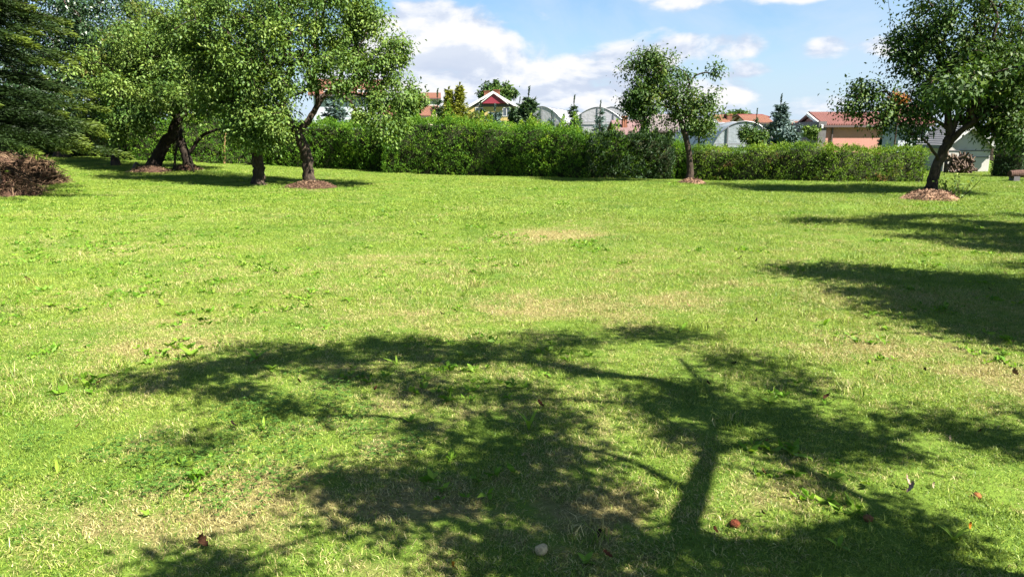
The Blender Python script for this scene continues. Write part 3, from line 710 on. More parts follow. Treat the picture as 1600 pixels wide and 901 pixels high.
for (u, v, r, n) in sh:
    g = on_ground(u, v); lob.append(shadow_lobe(u, v, r * 1.08, 2.65 + 0.40 * max(0, g[1] - 2.5) + 0.25 * sin(u * 0.05), max(5, min(20, int(n * (3.4 if u < 560 else 2.3))))))
b = np.array([2.62, 2.12, float(ground_z(2.62, 2.12))])
tree('apple_tree', 'fruit tree beside the viewer throwing the dappled shade over the front lawn', b,
     [(b, 0.12), up_from(1450, 885, 1.3, 0.095), up_from(1200, 872, 2.0, 0.085), up_from(1062, 850, 2.5, 0.062), up_from(1085, 770, 2.85, 0.05), up_from(1108, 705, 3.2, 0.042)],
     [[up_from(1062, 850, 2.5, 0.04), up_from(960, 860, 2.75, 0.035), up_from(850, 780, 3.0, 0.025), up_from(790, 680, 3.3, 0.018)],
      [up_from(1085, 770, 2.85, 0.03), up_from(980, 715, 3.0, 0.022), up_from(860, 690, 3.2, 0.018), up_from(620, 600, 3.6, 0.012)],
      [up_from(1108, 705, 3.2, 0.035), up_from(1120, 620, 3.5, 0.028), up_from(1060, 560, 3.9, 0.018)],
      [up_from(1108, 705, 3.2, 0.035), up_from(1220, 680, 3.3, 0.025), up_from(1380, 690, 3.3, 0.015)]],
     lob, M['apple'], 38000, 41, leaf=0.062, spread=0.115, group=G_FRUIT, tip_r=0.004, bow=0.03)


def shadow_tree(label, base, spots, seed, nleaf, z0=2.0, leaf=0.10):
    lb = []; r = random.Random(seed)
    for (u, v, rr, n) in spots: lb.append(shadow_lobe(u, v, rr, z0 + r.uniform(0, 1.5), n, 0.5))
    b = np.array([base[0], base[1], float(ground_z(*base))])
    return tree('apple_tree', label, b, [(b, 0.17), (b + [0.0, 0.05, 0.7], 0.15), (b + [-0.1, 0.1, 1.5], 0.13), (b + [-0.1, 0.2, 2.1], 0.10)], [],
                lb, M['apple'], nleaf, seed, leaf=leaf, spread=0.2, group=G_FRUIT)


shadow_tree('fruit tree just past the right edge, shading the lawn halfway to the mound', (7.6, 6.3),
            [(1270, 428, 50, 8), (1350, 432, 60, 14), (1440, 430, 60, 14), (1540, 435, 70, 18), (1390, 458, 55, 12), (1470, 470, 65, 18), (1560, 490, 70, 20), (1640, 460, 80, 20), (1720, 500, 80, 18), (1590, 520, 45, 10), (1660, 420, 60, 14), (1750, 450, 80, 14), (1330, 420, 55, 12), (1430, 445, 60, 14), (1500, 450, 60, 16), (1420, 480, 55, 12), (1500, 500, 55, 12), (1560, 515, 55, 12), (1550, 465, 60, 16), (1600, 490, 60, 14)],
            42, 32000, 2.6)
shadow_tree('fruit tree reaching in from the right edge with large near leaves', (10.9, 11.2),
            [(1290, 345, 40, 8), (1360, 345, 50, 16), (1430, 352, 55, 18), (1500, 360, 55, 20), (1560, 352, 55, 20), (1480, 338, 40, 12), (1590, 375, 55, 20), (1680, 365, 70, 24), (1540, 385, 40, 14), (1460, 372, 45, 14), (1400, 340, 50, 14), (1590, 390, 45, 12), (1760, 380, 70, 20), (1640, 340, 55, 16), (1820, 360, 80, 16)],
            43, 27000, 2.3)
# ------------------------------------------------------------------ conifers
def conifer(name, label, base, h, r, mat, seed, nw=14, nb=7, per=14, needle=0.14, lift=0.15, droop=0.0, cat='tree', group=None, leader=0.12, start=0.06, power=1.0, thin=0.15, fine=1, flat=False):
    rng = np.random.default_rng(seed); b = np.array([base[0], base[1], float(ground_z(base[0], base[1]))])
    root = thing(name, label, cat, b, group=group)
    tk = Tubes(); tk.add([(0, 0, -0.1), (0, 0, h * 0.5), (0, 0, h * (1 - leader * 0.4)), (0.01 * h, 0, h)], [0.016 * h + 0.03, 0.010 * h + 0.015, 0.004 * h, 0.0015 * h], 6)
    PP, AA, TT = [], [], []
    for i in range(nw):
        f = start + (1 - leader - start) * ((i + rng.uniform(-0.2, 0.2)) / nw); L0 = r * max(0.05, (1 - f)) ** power
        for k in range(nb):
            a = rng.uniform(0, 2 * pi); L = L0 * rng.uniform(0.65, 1.15); z = f * h + rng.normal(0, h / nw * 0.18); n = max(4, int(per * (0.35 + 0.65 * (1 - f))))
            t = np.linspace(0.05, 1, n)
            zz = z + lift * L * t - droop * L * t * t + 0.15 * L * np.maximum(0, t - 0.75)
            c = np.stack([np.cos(a) * L * t, np.sin(a) * L * t, zz], -1)
            if k < 3: tk.add(c[[0, n // 2, n - 1]], [0.012 * L + 0.006, 0.008 * L + 0.003, 0.003], 3)
            for s in (-1, 1, -1, 1, 0, 0) * fine:
                wob = rng.normal(0, 0.025, c.shape) * (1 + L); wob[:, :2] += (s * 0.10 * L * (1 - t) * rng.uniform(0, 1, n))[:, None] * [-sin(a), cos(a)]
                ax = np.stack([np.cos(a + s * 0.95) * np.ones(n), np.sin(a + s * 0.95) * np.ones(n), rng.normal(0.05, 0.28, n) - (0.25 if s else -0.15)], -1)
                if flat:
                    off = (rng.uniform(-1, 1, n) * 0.26 * L * (1.02 - t) * (0.35 + t)); wob = rng.normal(0, 0.02, c.shape); wob[:, 0] += -sin(a) * off; wob[:, 1] += cos(a) * off
                    wob[:, 2] -= np.abs(off) * 0.35 + rng.uniform(0, 0.10, n); ax = np.stack([np.cos(a + np.sign(off) * 0.6), np.sin(a + np.sign(off) * 0.6), rng.normal(-0.05, 0.22, n)], -1)
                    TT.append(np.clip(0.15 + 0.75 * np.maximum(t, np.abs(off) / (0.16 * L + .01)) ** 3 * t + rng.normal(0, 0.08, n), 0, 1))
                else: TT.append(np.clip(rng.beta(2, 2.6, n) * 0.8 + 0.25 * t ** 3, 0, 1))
                PP.append(c + wob); AA.append(ax + rng.normal(0, 0.2, c.shape))
    m = 24; t = np.linspace(0, 1, m); z = h * (1 - leader + leader * t)
    for s in range(4):
        an = rng.uniform(0, 2 * pi, m); PP.append(np.stack([0.01 * h * t, 0 * t, z], -1)); AA.append(np.stack([np.cos(an) * 0.5, np.sin(an) * 0.5, 0.8 + 0 * an], -1)); TT.append(np.full(m, 0.5))
    PP = np.concatenate(PP); AA = np.concatenate(AA); nl = 4 * m; sz = needle * rng.uniform(0.6, 1.3, len(PP)); sz[-nl:] *= 0.55
    V, F = leaf_quads(PP, AA, sz, thin, rng, 0.04)
    tk.build('trunk', M['darkbark'], root)
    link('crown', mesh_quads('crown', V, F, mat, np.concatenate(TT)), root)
    return root


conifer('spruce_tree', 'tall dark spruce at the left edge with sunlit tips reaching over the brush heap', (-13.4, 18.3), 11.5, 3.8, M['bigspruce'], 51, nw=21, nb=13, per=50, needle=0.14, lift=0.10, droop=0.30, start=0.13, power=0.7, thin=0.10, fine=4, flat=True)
G_BACK = 'young spruces behind the hedge'


def back(u, vt, d):
    p = at(u, vt, d); return (p[0], p[1]), float(p[2] - ground_z(p[0], p[1]))


for (u, vt, d, rr, mat, lab, kw) in (
        (897, 150, 42, 0.9, 'spruce', 'slender spruce standing between the two greenhouses', dict(nw=13, nb=6, per=9, needle=0.20, lift=0.35)),
        (938, 158, 43, 0.75, 'bluespruce', 'small bluish spruce in front of the right greenhouse', dict(nw=11, nb=6, per=8, needle=0.18, lift=0.4)),
        (862, 173, 42, 0.6, 'bluespruce', 'smallest bluish spruce top in front of the left greenhouse', dict(nw=9, nb=5, per=7, needle=0.17, lift=0.4)),
        (826, 137, 48, 1.7, 'spruce', 'dark pointed spruce just right of the crimson gabled house', dict(nw=14, nb=8, per=12, needle=0.26, lift=0.3)),
        (773, 164, 46, 1.5, 'bluespruce', 'pale blue spruce in front of the crimson gabled house', dict(nw=13, nb=10, per=14, needle=0.24, lift=0.25)),
        (750, 158, 50, 1.2, 'spruce', 'grey green conifer before the left roof slope of the gabled house', dict(nw=11, nb=6, per=8, needle=0.24, lift=0.4)),
        (1221, 148, 40, 1.15, 'bluespruce', 'tallest grey blue spruce right beside the plastic tunnel', dict(nw=17, nb=8, per=12, needle=0.20, lift=0.25)),
        (1183, 170, 42, 0.5, 'spruce', 'thin bare spruce leader above the plastic tunnel', dict(nw=10, nb=3, per=6, needle=0.14, lift=0.5)),
        (683, 140, 50, 1.1, 'spruce', 'thin topped spruce left of the golden thujas', dict(nw=11, nb=5, per=9, needle=0.24, lift=0.3)),
        (520, 140, 40, 1.6, 'bluespruce', 'wide grey blue spruce behind the crooked pear trunk', dict(nw=10, nb=9, per=14, needle=0.26, lift=0.12)),
        (812, 152, 112, 2.6, 'spruce', 'dark conifer directly behind the right roof edge of the gabled house', dict(nw=10, nb=8, per=9, needle=0.34, lift=0.3))):
    (x, y), h = back(u, vt, d)
    conifer('spruce_tree', lab, (x, y), h, rr, M[mat], int(u), group=G_BACK, **kw)
for (u, vt, d, rr, lab) in ((718, 130, 44, 0.75, 'taller golden green thuja left of the crimson gabled house'), (701, 137, 44, 0.70, 'shorter golden green thuja beside the taller one')):
    (x, y), h = back(u, vt, d)
    conifer('thuja_tree', lab, (x, y), h, rr, M['gold'], int(u), nw=26, nb=9, per=8, needle=0.2, lift=0.9, leader=0.03, start=0.0, power=0.75, group='golden thujas')


def bush_tree(label, u, vc, d, r, mat, seed, n=4500, leaf=0.3, name='broadleaf_tree', parts=5, sq=0.8, group=None, cat='tree'):
    R = r * d / FPX; c = at(u, vc, d); b = np.array([c[0], d, float(ground_z(c[0], d))]); rr = random.Random(seed)
    top = np.array([c[0], d, max(b[2] + 0.4, c[2] - R * 0.5)])
    lobes = [(c, (R * 0.7, R * 0.7, R * 0.6 * sq / 0.8), 40)]
    for k in range(parts):
        a = 2 * pi * k / parts; lobes.append((c + np.array([cos(a) * R * 0.62, sin(a) * R * 0.4, R * sq * rr.uniform(-0.5, 0.45)]), (R * 0.45, R * 0.45, R * 0.4), 26))
    tree(name, label, b, [(b, R * 0.09), ((b + top) / 2, R * 0.08), (top, R * 0.06)], [], lobes, mat, n, seed, leaf=leaf, spread=R * 0.11, tip_r=R * 0.006, group=group, cat=cat)


bush_tree('round green tree rising behind the chimneys of the crimson gabled house', 778, 146, 125, 25, M['apple'], 61, 6000, 0.55)
bush_tree('left one of two round trees far behind the red roofs', 1150, 186, 130, 15, M['apple'], 62, 2500, 0.6)
bush_tree('right one of two round trees far behind the red roofs', 1163, 184, 135, 14, M['dark'], 63, 2500, 0.6)
bush_tree('dark bush filling the space right of the pale blue spruce', 812, 184, 58, 16, M['spruce'], 64, 4000, 0.28)
bush_tree('glossy bush growing over the left flank of the plastic tunnel', 1175, 213, 36, 22, M['apple'], 65, 3500, 0.13, name='shrub', cat='shrub')
bush_tree('round bush at the foot of the tallest grey blue spruce', 1232, 208, 38, 20, M['bluespruce'], 66, 3000, 0.14, name='shrub', cat='shrub')
bush_tree('bright green bush between the tunnel and the pink shed', 1268, 208, 44, 13, M['pear'], 67, 1800, 0.16, name='shrub', cat='shrub')
bush_tree('bush with orange leaves above the pink shed roof', 1405, 156, 36, 14, M['autumn'], 68, 1300, 0.13, name='shrub', cat='shrub')
bush_tree('leafy tree in front of the yellow house', 1093, 196, 40, 22, M['pear'], 69, 3200, 0.14)
bush_tree('leafy tree standing left of the thin topped spruce', 640, 165, 46, 26, M['pear'], 70, 5000, 0.17)
bush_tree('yellow leaved shrub beside the wide grey blue spruce', 560, 182, 39, 10, M['gold'], 71, 900, 0.14, name='shrub', cat='shrub')
bush_tree('low tree tops behind the right greenhouse', 990, 182, 120, 12, M['apple'], 73, 1800, 0.5)
bush_tree('green bush right of the golden thujas before the gabled house', 735, 186, 46, 16, M['russet'], 74, 2200, 0.16, name='shrub', cat='shrub')
bush_tree('leafy bush left of the pink shed chimney pipe', 1390, 215, 40, 16, M['dark'], 75, 2000, 0.13, name='shrub', cat='shrub')
bush_tree('tall green tree behind the white gabled shed', 1560, 150, 46, 40, M['dark'], 76, 7000, 0.2)

# ------------------------------------------------------------------ buildings
def window(root, x, y, z, w, h, face=-1):
    f = MB(); t = 0.06
    f.box(x - w / 2, x + w / 2, y - 0.05, y + 0.03, z, z + t); f.box(x - w / 2, x + w / 2, y - 0.05, y + 0.03, z + h - t, z + h)
    f.box(x - w / 2, x - w / 2 + t, y - 0.05, y + 0.03, z + t, z + h - t); f.box(x + w / 2 - t, x + w / 2, y - 0.05, y + 0.03, z + t, z + h - t)
    f.box(x - t / 2, x + t / 2, y - 0.04, y + 0.03, z + t, z + h - t)
    o = f.build('window', M['trim'], root)
    p = MB(); p.box(x - w / 2 + t, x - t / 2 - .002, y - 0.02, y + 0.02, z + t, z + h - t); p.box(x + t / 2 + .002, x + w / 2 - t, y - 0.02, y + 0.02, z + t, z + h - t)
    p.build('pane', M['glass'], o)


def house(name, label, base, w, l, eave, ridge, axis, wall, roof, rz=0.0, over=0.35, fascia=True, chimneys=(), windows=(), cat='house', gable=None, door=None):
    """w across the view (local x), l away (local y); the roof ridge runs along 'x' or 'y'"""
    b = np.array([base[0], base[1], float(ground_z(base[0], base[1]))]); root = thing(name, label, cat, b, rz)
    wl = MB()
    if axis == 'y':
        wl.prism([(-w / 2, -0.2), (w / 2, -0.2), (w / 2, eave), (0, ridge - 0.05), (-w / 2, eave)], 'y', 0, l)
    else:
        wl.prism([(0, -0.2), (l, -0.2), (l, eave), (l / 2, ridge - 0.05), (0, eave)], 'x', -w / 2, w / 2)
    wl.build('wall', wall, root)
    t = 0.16; half = (w if axis == 'y' else l) / 2; k = (ridge - eave) / half; e = half + over; ze = ridge - k * e; lo, hi = (-over, l + over) if axis == 'y' else (-w / 2 - over, w / 2 + over)
    c = 0 if axis == 'y' else l / 2; rf = MB()
    for s in (-1, 1):
        rf.prism([(c, ridge + 0.02), (c + s * e, ze + 0.02), (c + s * e, ze + 0.02 + t), (c, ridge + 0.02 + t)], 'y' if axis == 'y' else 'x', lo, hi)
    ro = rf.build('roof', roof, root)
    if fascia and axis == 'y':
        fb = MB()
        for s in (-1, 1): fb.prism([(0, ridge - 0.12), (s * e, ze - 0.12), (s * e, ze + t + 0.06), (0, ridge + t + 0.06)], 'y', lo - 0.06, lo - 0.003)
        fb.build('fascia_board', M['trim'], root)
    elif fascia:
        gt = MB(); gt.box(lo, hi, c - e - 0.10, c - e - 0.004, ze - 0.02, ze + 0.10); gt.build('gutter', M['pipe'], root)
    for (x, y, cw, z0, z1) in chimneys:
        cm = MB(); cm.box(x - cw / 2, x + cw / 2, y - cw / 2, y + cw / 2, z0, z1); cm.box(x - cw / 2 - 0.06, x + cw / 2 + 0.06, y - cw / 2 - 0.06, y + cw / 2 + 0.06, z1, z1 + 0.1)
        cm.build('chimney', M['brick'], ro)
    for q in windows: window(root, q[0], -0.02, q[1], q[2], q[3])
    if gable:
        gz0, gw, gm = gable; gb = MB(); kk = (ridge - 0.05 - gz0); gb.prism([(-gw / 2, gz0), (gw / 2, gz0), (0, ridge - 0.1)], 'y', -0.05, -0.004); gb.build('gable_cladding', gm, root)
    if door:
        x, dw, dh, dm = door; db = MB(); db.box(x - dw / 2, x + dw / 2, -0.06, -0.004, 0.02, dh); db.build('door', dm, root)
    return root


def zz(u, v, d): return float(at(u, v, d)[2] - ground_z(at(u, v, d)[0], d))


d = 105; px = d / FPX
r_ = house('house', 'yellow house with crimson gable and two brick chimneys behind the thujas', at(770, 160, d)[:2], 76 * px, 9, zz(770, 168, d), zz(770, 145, d), 'y', M['yellow'], M['darkroof'], 0.0, 0.3,
      gable=(zz(770, 167, d), 70 * px, M['darkroof']), chimneys=((-0.85, 0.9, 0.75, zz(770, 152, d), zz(770, 143, d)), (0.5, 0.7, 0.85, zz(770, 152, d), zz(770, 141.5, d))),
      windows=((1.9, zz(770, 182, d), 1.1, 1.2), (-1.9, zz(770, 182, d), 1.1, 1.2)))
cg = MB(); cg.prism([(-1.6, zz(770, 162, d)), (1.9, zz(770, 162, d)), (0.15, zz(770, 146.5, d))], 'y', -0.5, -0.06); cg.build('crimson_gable', M['crimson'], r_)
cf = MB()
for s_ in (-1, 1): cf.prism([(0.15, zz(770, 146.2, d)), (0.15 + s_ * 2.0, zz(770, 163.6, d)), (0.15 + s_ * 2.0, zz(770, 162.2, d)), (0.15, zz(770, 144.4, d))], 'y', -0.7, -0.505)
cf.build('gable_trim', M['trim'], r_)
d = 60; px = d / FPX
house('house', 'white house with orange roof glimpsed through the crooked pear tree', at(540, 160, d)[:2], 95 * px, 8, zz(540, 148, d), zz(540, 122, d), 'x', M['bluewall'], M['rtile'], 0.12, windows=((-1.2, 3.6, 0.9, 1.2), (1.4, 3.6, 0.9, 1.2)))
d = 70; px = d / FPX
house('house', 'cream house with terracotta roof low behind the hedge left of the golden thujas', at(632, 180, d)[:2], 70 * px, 7, zz(632, 182, d), zz(632, 166, d), 'x', M['cream'], M['rtile'], -0.1, windows=((-1.2, 2.0, 0.9, 1.0),))
d = 120; px = d / FPX
house('house', 'distant white house with small orange roof left of the thin topped spruce', at(672, 150, d)[:2], 26 * px, 6, zz(672, 154, d), zz(672, 145, d), 'x', M['white'], M['rtile'], 0.1, windows=((0.3, 5.0, 1.0, 1.0),))
d = 66; px = d / FPX
house('house', 'long low building with mauve tiled roof and dark chimney behind the lone tree', at(1010, 195, d)[:2], 78 * px, 6, zz(1010, 212, d), zz(1010, 190, d), 'x', M['greywall'], M['mauve'], 0.05, chimneys=((-1.65, 1.5, 0.42, zz(1000, 200, d), zz(1000, 183, d)),))
d = 60; px = d / FPX
house('barn', 'barn with taupe sheet roof and open dark eaves behind the lone tree', at(1052, 195, d)[:2], 62 * px, 6, zz(1052, 204, d), zz(1052, 180, d), 'x', M['greywall'], M['tauperoof'], -0.06, cat='barn')
d = 72; px = d / FPX
house('house', 'pale flat roofed building behind the mauve roof', at(985, 190, d + 12)[:2], 60 * px, 5, zz(985, 190, d), zz(985, 187.5, d), 'x', M['white'], M['trim'], 0.0, fascia=False)
d = 75; px = d / FPX
house('house', 'yellow house partly hidden by the lone tree', at(1098, 195, d)[:2], 58 * px, 6, zz(1098, 200, d), zz(1098, 186, d), 'x', M['yellow'], M['greyroof'], 0.1, windows=((-0.9, 1.9, 0.9, 1.0), (0.9, 1.9, 0.9, 1.0)))
d = 85; px = d / FPX
house('house', 'small house with steep orange roof left of the plastic tunnel', at(1133, 195, d)[:2], 16 * px, 3.2, zz(1133, 201, d), zz(1133, 181, d), 'x', M['cream'], M['rtile'], 0.15, chimneys=((0.9, 1.2, 0.6, 3.2, zz(1143, 179, d)),))
d = 95; px = d / FPX
house('house', 'house with wide red and orange roof behind the plastic tunnel', at(1186, 190, d)[:2], 34 * px, 6, zz(1186, 192, d), zz(1186, 181, d), 'x', M['cream'], M['rtile'], 0.0, windows=((0.5, 2.2, 1.0, 1.0),))
house('house', 'red metal roof peeking over the wide orange roof', at(1182, 190, d + 14)[:2], 38 * px, 6, zz(1180, 184, d + 14), zz(1180, 179.5, d + 14), 'x', M['cream'], M['redroof'], 0.05, fascia=False)
d = 78; px = d / FPX
house('barn', 'long grey roofed barn between the tallest blue spruce and the pink shed', at(1262, 200, d)[:2], 60 * px, 6, zz(1262, 199, d), zz(1262, 189, d), 'x', M['greywall'], M['greyroof'], 0.0, cat='barn', chimneys=((0.4, 2.0, 0.4, zz(1262, 192, d), zz(1262, 186.5, d)),))
d = 58; px = d / FPX
house('shed', 'small dark shed with orange roof left of the pink shed', at(1266, 205, d)[:2], 32 * px, 3, zz(1266, 201, d), zz(1266, 193, d), 'x', M['greywall'], M['rtile'], 0.0, cat='shed')
# pink shed: gable of brown boards at left, red-brown roof, pink front with gutter and down pipe
d = 44; px = d / FPX
r_ = house('shed', 'pink rendered shed with red-brown roof above the low hedge', at(1340, 205, d)[:2], 100 * px, 4.2, zz(1340, 197, d), zz(1340, 178, d), 'x', M['pink'], M['brownroof'], 0.0, 0.18, cat='shed')
fb = MB(); x0 = -50 * px - 0.33
fb.prism([(2.1, zz(1340, 178, d) - .05), (-0.3, zz(1340, 199, d) - .05), (-0.3, zz(1340, 199, d) + .12), (2.1, zz(1340, 178, d) + .12)], 'x', x0, x0 + 0.10); fb.build('verge_board', M['trim'], r_)
dp = MB(); dp.box(-40 * px, -40 * px + 0.07, -0.1, -0.03, 0, zz(1340, 197, d) - 0.1); dp.build('down_pipe', M['pipe'], r_)
bw = MB(); bw.box(-62 * px, -50 * px - 0.01, -0.2, 3.9, 0, zz(1340, 190, d)); bw.build('side_porch', M['greywall'], r_)
d = 46; px = d / FPX
house('shed', 'grey boarded lean-to with terracotta roof right of the pink shed', at(1402, 210, d)[:2], 66 * px, 3.5, zz(1392, 207, d), zz(1392, 188, d), 'x', M['greywall'], M['rtile'], 0.0, 0.2, cat='shed')
d = 37; px = d / FPX
house('house', 'pale blue walled house hidden behind the leaning tree', at(1428, 200, d)[:2], 44 * px, 1.6, zz(1440, 192, d), zz(1440, 168, d), 'x', M['bluewall'], M['brownroof'], 0.0, 0.2, windows=((0.2, 1.3, 0.7, 0.7),))
b = on_ground(1508, 269); d = b[1]; px = d / FPX
r_ = house('shed', 'white gabled shed with firewood stacked along its wall', b[:2], 66 * px, 2.6, zz(1505, 226, d), zz(1505, 196, d), 'y', M['white'], M['greyroof'], -0.12, 0.22, cat='shed')
ln = MB()
for v in (246, 236): ln.box(-33 * px, 33 * px, -0.025, -0.004, zz(1505, v, d), zz(1505, v, d) + 0.03)
ln.build('board_joint', M['greywall'], r_)


def greenhouse(label, u0, u1, vt, vs, d, length, rz=0.0, mat='film', ribs=6, name='greenhouse', bars=True, round_=False):
    w = (u1 - u0) * d / FPX; c = at((u0 + u1) / 2, 200, d); b = np.array([c[0], d, float(ground_z(c[0], d))]); H = zz((u0 + u1) / 2, vt, d); hs = zz((u0 + u1) / 2, vs, d) if not round_ else 0.0
    root = thing(name, label, 'greenhouse', b, rz); N = 14
    if round_: arc = [(-w / 2 * cos(pi * i / N), H * sin(pi * i / N)) for i in range(N + 1)]
    else: arc = [(-w / 2 + w * i / N, hs + (H - hs) * (1 - abs(2 * i / N - 1) ** 1.75)) for i in range(N + 1)]
    full = ([] if round_ else [(-w / 2, -0.1)]) + arc + ([] if round_ else [(w / 2, -0.1)])
    e = MB(); e.prism(full[::-1], 'y', 0, 0.05); e.build('end_sheet', M[mat], root)
    s = MB(); n = len(full)
    for i in range(n - 1):
        a, q = full[i], full[i + 1]; s.poly([(a[0], 0.05, a[1]), (q[0], 0.05, q[1]), (q[0], length, q[1]), (a[0], length, a[1])])
    s.build('cover_sheet', M[mat], root, True)
    for k in range(ribs):
        y = -0.03 + (length + 0.03) * k / (ribs - 1); tb = Tubes(); tb.add([(p[0] * 1.005, y, p[1] + 0.02) for p in full], [0.035] * n, 5); tb.build('rib', M['steel'], root)
    if bars:
        for q in (-0.25, 0.25) if round_ else (-0.3, 0.0, 0.3):
            x = q * w; zt = np.interp(x, [p[0] for p in arc], [p[1] for p in arc]); bb = MB(); bb.box(x - 0.03, x + 0.03, -0.09, -0.035, 0, zt); bb.build('upright', M['steel'], root)
        bb = MB(); zc = hs if not round_ else H * 0.45; hw = w / 2 if not round_ else w / 2 * 0.87
        bb.box(-hw, hw, -0.15, -0.095, zc - 0.03, zc + 0.03); bb.build('cross_bar', M['steel'], root)


greenhouse('left white arched greenhouse with its roof running back to the right', 812, 881, 166.5, 191, 78, 22, -0.28)
greenhouse('right white arched greenhouse behind the small spruces', 893, 974, 167.5, 191, 76, 20, -0.10)
greenhouse('third greenhouse roof showing behind the right one', 925, 986, 167, 186, 100, 14, -0.12, bars=False)
greenhouse('rounded pale blue plastic tunnel above the low hedge', 1112, 1216, 190, 215, 43, 12, 0.0, 'bluefilm', 6, 'plastic_tunnel', True, True)

# ------------------------------------------------------------------ mounds, heaps, posts
def chips(root, org, fn, n, size, rng, mat):
    P, A = [], []
    while len(P) < n:
        p = fn(); P.append(p); A.append(np.array([rng.normal(), rng.normal(), rng.normal() * 0.25]))
    P = np.array(P); A = np.array(A); V, F = leaf_quads(P, A, size * rng.uniform(0.5, 1.6, n), 0.16, rng, 0.05)
    o = link('wood_chips', mesh_quads('wood_chips', V - org, F, mat, rng.uniform(0, 1, n)), root); o['kind'] = 'stuff'


def mound(label, u, v, rpx, h, mat, seed, nchip=1500, squash=0.85):
    b = on_ground(u, v); R = rpx * b[1] / FPX; rng = np.random.default_rng(seed); root = thing('mulch_mound', label, 'mound', b, group='mulch mounds round the fruit trees')
    nr, na = 12, 36; V = [(0, 0, h)]; F = []
    def hz(r, a): return h * max(0, 1 - r ** 2.2) * (0.75 + 0.25 * sin(3 * a + seed) * r + 0.15 * sin(7 * a + 2 * seed) * r) - 0.03 * (r > 0.98)
    for i in range(1, nr + 1):
        for k in range(na):
            r = i / nr; a = 2 * pi * k / na; rr = R * r * (1 + 0.10 * sin(2 * a + seed) + 0.06 * sin(5 * a + 3 * seed))
            V.append((rr * cos(a), rr * sin(a) * squash, hz(r, a) + rng.normal(0, 0.012)))
    for k in range(na): F.append((0, 1 + k, 1 + (k + 1) % na, 1 + (k + 1) % na))
    mb = MB(); mb.v = V; mb.f = [(0, 1 + k, 1 + (k + 1) % na) for k in range(na)]
    for i in range(nr - 1):
        for k in range(na): mb.f.append((1 + i * na + k, 1 + (i + 1) * na + k, 1 + (i + 1) * na + (k + 1) % na, 1 + i * na + (k + 1) % na))
    mb.build('soil', mat, root, True)
    def spot():
        a = rng.uniform(0, 2 * pi); r = rng.uniform(0, 1.12) ** 0.6; return np.array(b) + [R * r * cos(a), R * r * sin(a) * squash, hz(min(r, 1), a) + rng.uniform(0, 0.03)]
    chips(root, np.array(b), spot, int(nchip * 1.5), 0.05, rng, M['chip'] if mat is M['mulch'] else M['twig'])
    return root


mound('brown mulch mound round the foot of the crooked pear', 484, 294, 42, 0.26, M['mulchdark'], 1)
mound('pale straw coloured mound under the leaning right tree', 1453, 311, 41, 0.27, M['mulch'], 2, 2200)
mound('small pinkish mulch mound under the lone tree', 1080, 287, 22, 0.20, M['mulch'], 3, 900)
mound('dark soil ring under the trunk that leans right', 236, 269, 32, 0.28, M['mulchdark'], 4)
mound('dark soil ring under the forked trunk', 292, 266, 24, 0.24, M['mulchdark'], 5)
t = Tubes(); q = [on_ground(196, 270), on_ground(208, 268), on_ground(222, 264), on_ground(236, 262)]
t.add([q[0] + [0, 0, .03], q[0] * .5 + q[1] * .5 + [0, 0, .02], q[1] + [0, -.05, .05], q[2] + [0, -.5, .18], q[2] * .5 + q[3] * .5 + [.0, -.75, .22], q[3] + [0, -.9, .12]], [0.02, 0.035, 0.045, 0.05, 0.05, 0.03], 8)
o = t.build('fallen_branch', M['wood'], None, q[0]); o.location = Vector(q[0]); tag(o, 'curved bare branch lying against the dark soil ring', 'branch')


def brush_heap(label, u, v, rpx, h, n, seed):
    b = on_ground(u, v); R = rpx * b[1] / FPX; rng = np.random.default_rng(seed); root = thing('brush_heap', label, 'brush heap', b, group='heaps of cut brush')
    T = Tubes(); tint = []
    for i in range(n):
        a = rng.uniform(0, 2 * pi); r = rng.uniform(0, 1) ** 0.65; z = h * (1 - r ** 1.8) * rng.uniform(0.25, 1.0) + 0.03
        c = np.array([R * r * cos(a), R * 0.8 * r * sin(a), z]); L = rng.uniform(0.25, 0.75); dr = rng.normal(size=3) * [1, 1, 0.35] + np.array([cos(a), sin(a), -0.45]) * 0.7; dr /= np.linalg.norm(dr)
        k = rng.normal(0, 0.12, (5, 3)) * L; tt = np.linspace(-0.5, 0.5, 5)[:, None]; P = c + dr * tt * L + np.cumsum(k, 0) * 0.4; P[:, 2] = np.maximum(P[:, 2], 0.01)
        r0 = rng.choice([0.004, 0.006, 0.009, 0.014], p=[.45, .35, .15, .05]); T.add(P, r0 * np.array([1, 1, .9, .7, .4]), 4); tint += [rng.uniform()] * 16
    o = link('twigs', mesh_quads('twigs', np.concatenate(T.V), np.concatenate(T.F), M['twig'], np.array(tint), True), root); o['kind'] = 'stuff'
    mb = MB(); na = 20; mb.v = [(0, 0, h * 0.82)]
    for i in range(1, 5):
        for k in range(na):
            r = i / 4; a = 2 * pi * k / na; mb.v.append((R * 0.92 * r * cos(a), R * .75 * r * sin(a), h * 0.82 * (1 - r ** 1.8) * (0.8 + 0.2 * sin(5 * a)) - 0.02))
    mb.f = [(0, 1 + k, 1 + (k + 1) % na) for k in range(na)] + [(1 + i * na + k, 1 + (i + 1) * na + k, 1 + (i + 1) * na + (k + 1) % na, 1 + i * na + (k + 1) % na) for i in range(3) for k in range(na)]
    mb.build('litter_core', M['mulchdark'], root, True)
    for k in range(6):
        a = rng.uniform(0, 2 * pi); tb = Tubes(); c = np.array([R * 0.5 * cos(a), R * 0.4 * sin(a), h * 0.75]); dr = np.array([cos(a) * 0.8, sin(a) * 0.6, -0.35]) * rng.uniform(0.5, 0.9)
        tb.add([c - dr * .6, c + [0, 0, .05], c + dr * 0.6, c + dr], [0.018, 0.015, 0.011, 0.006], 6); tb.build('branch', M['darkbark'], root)


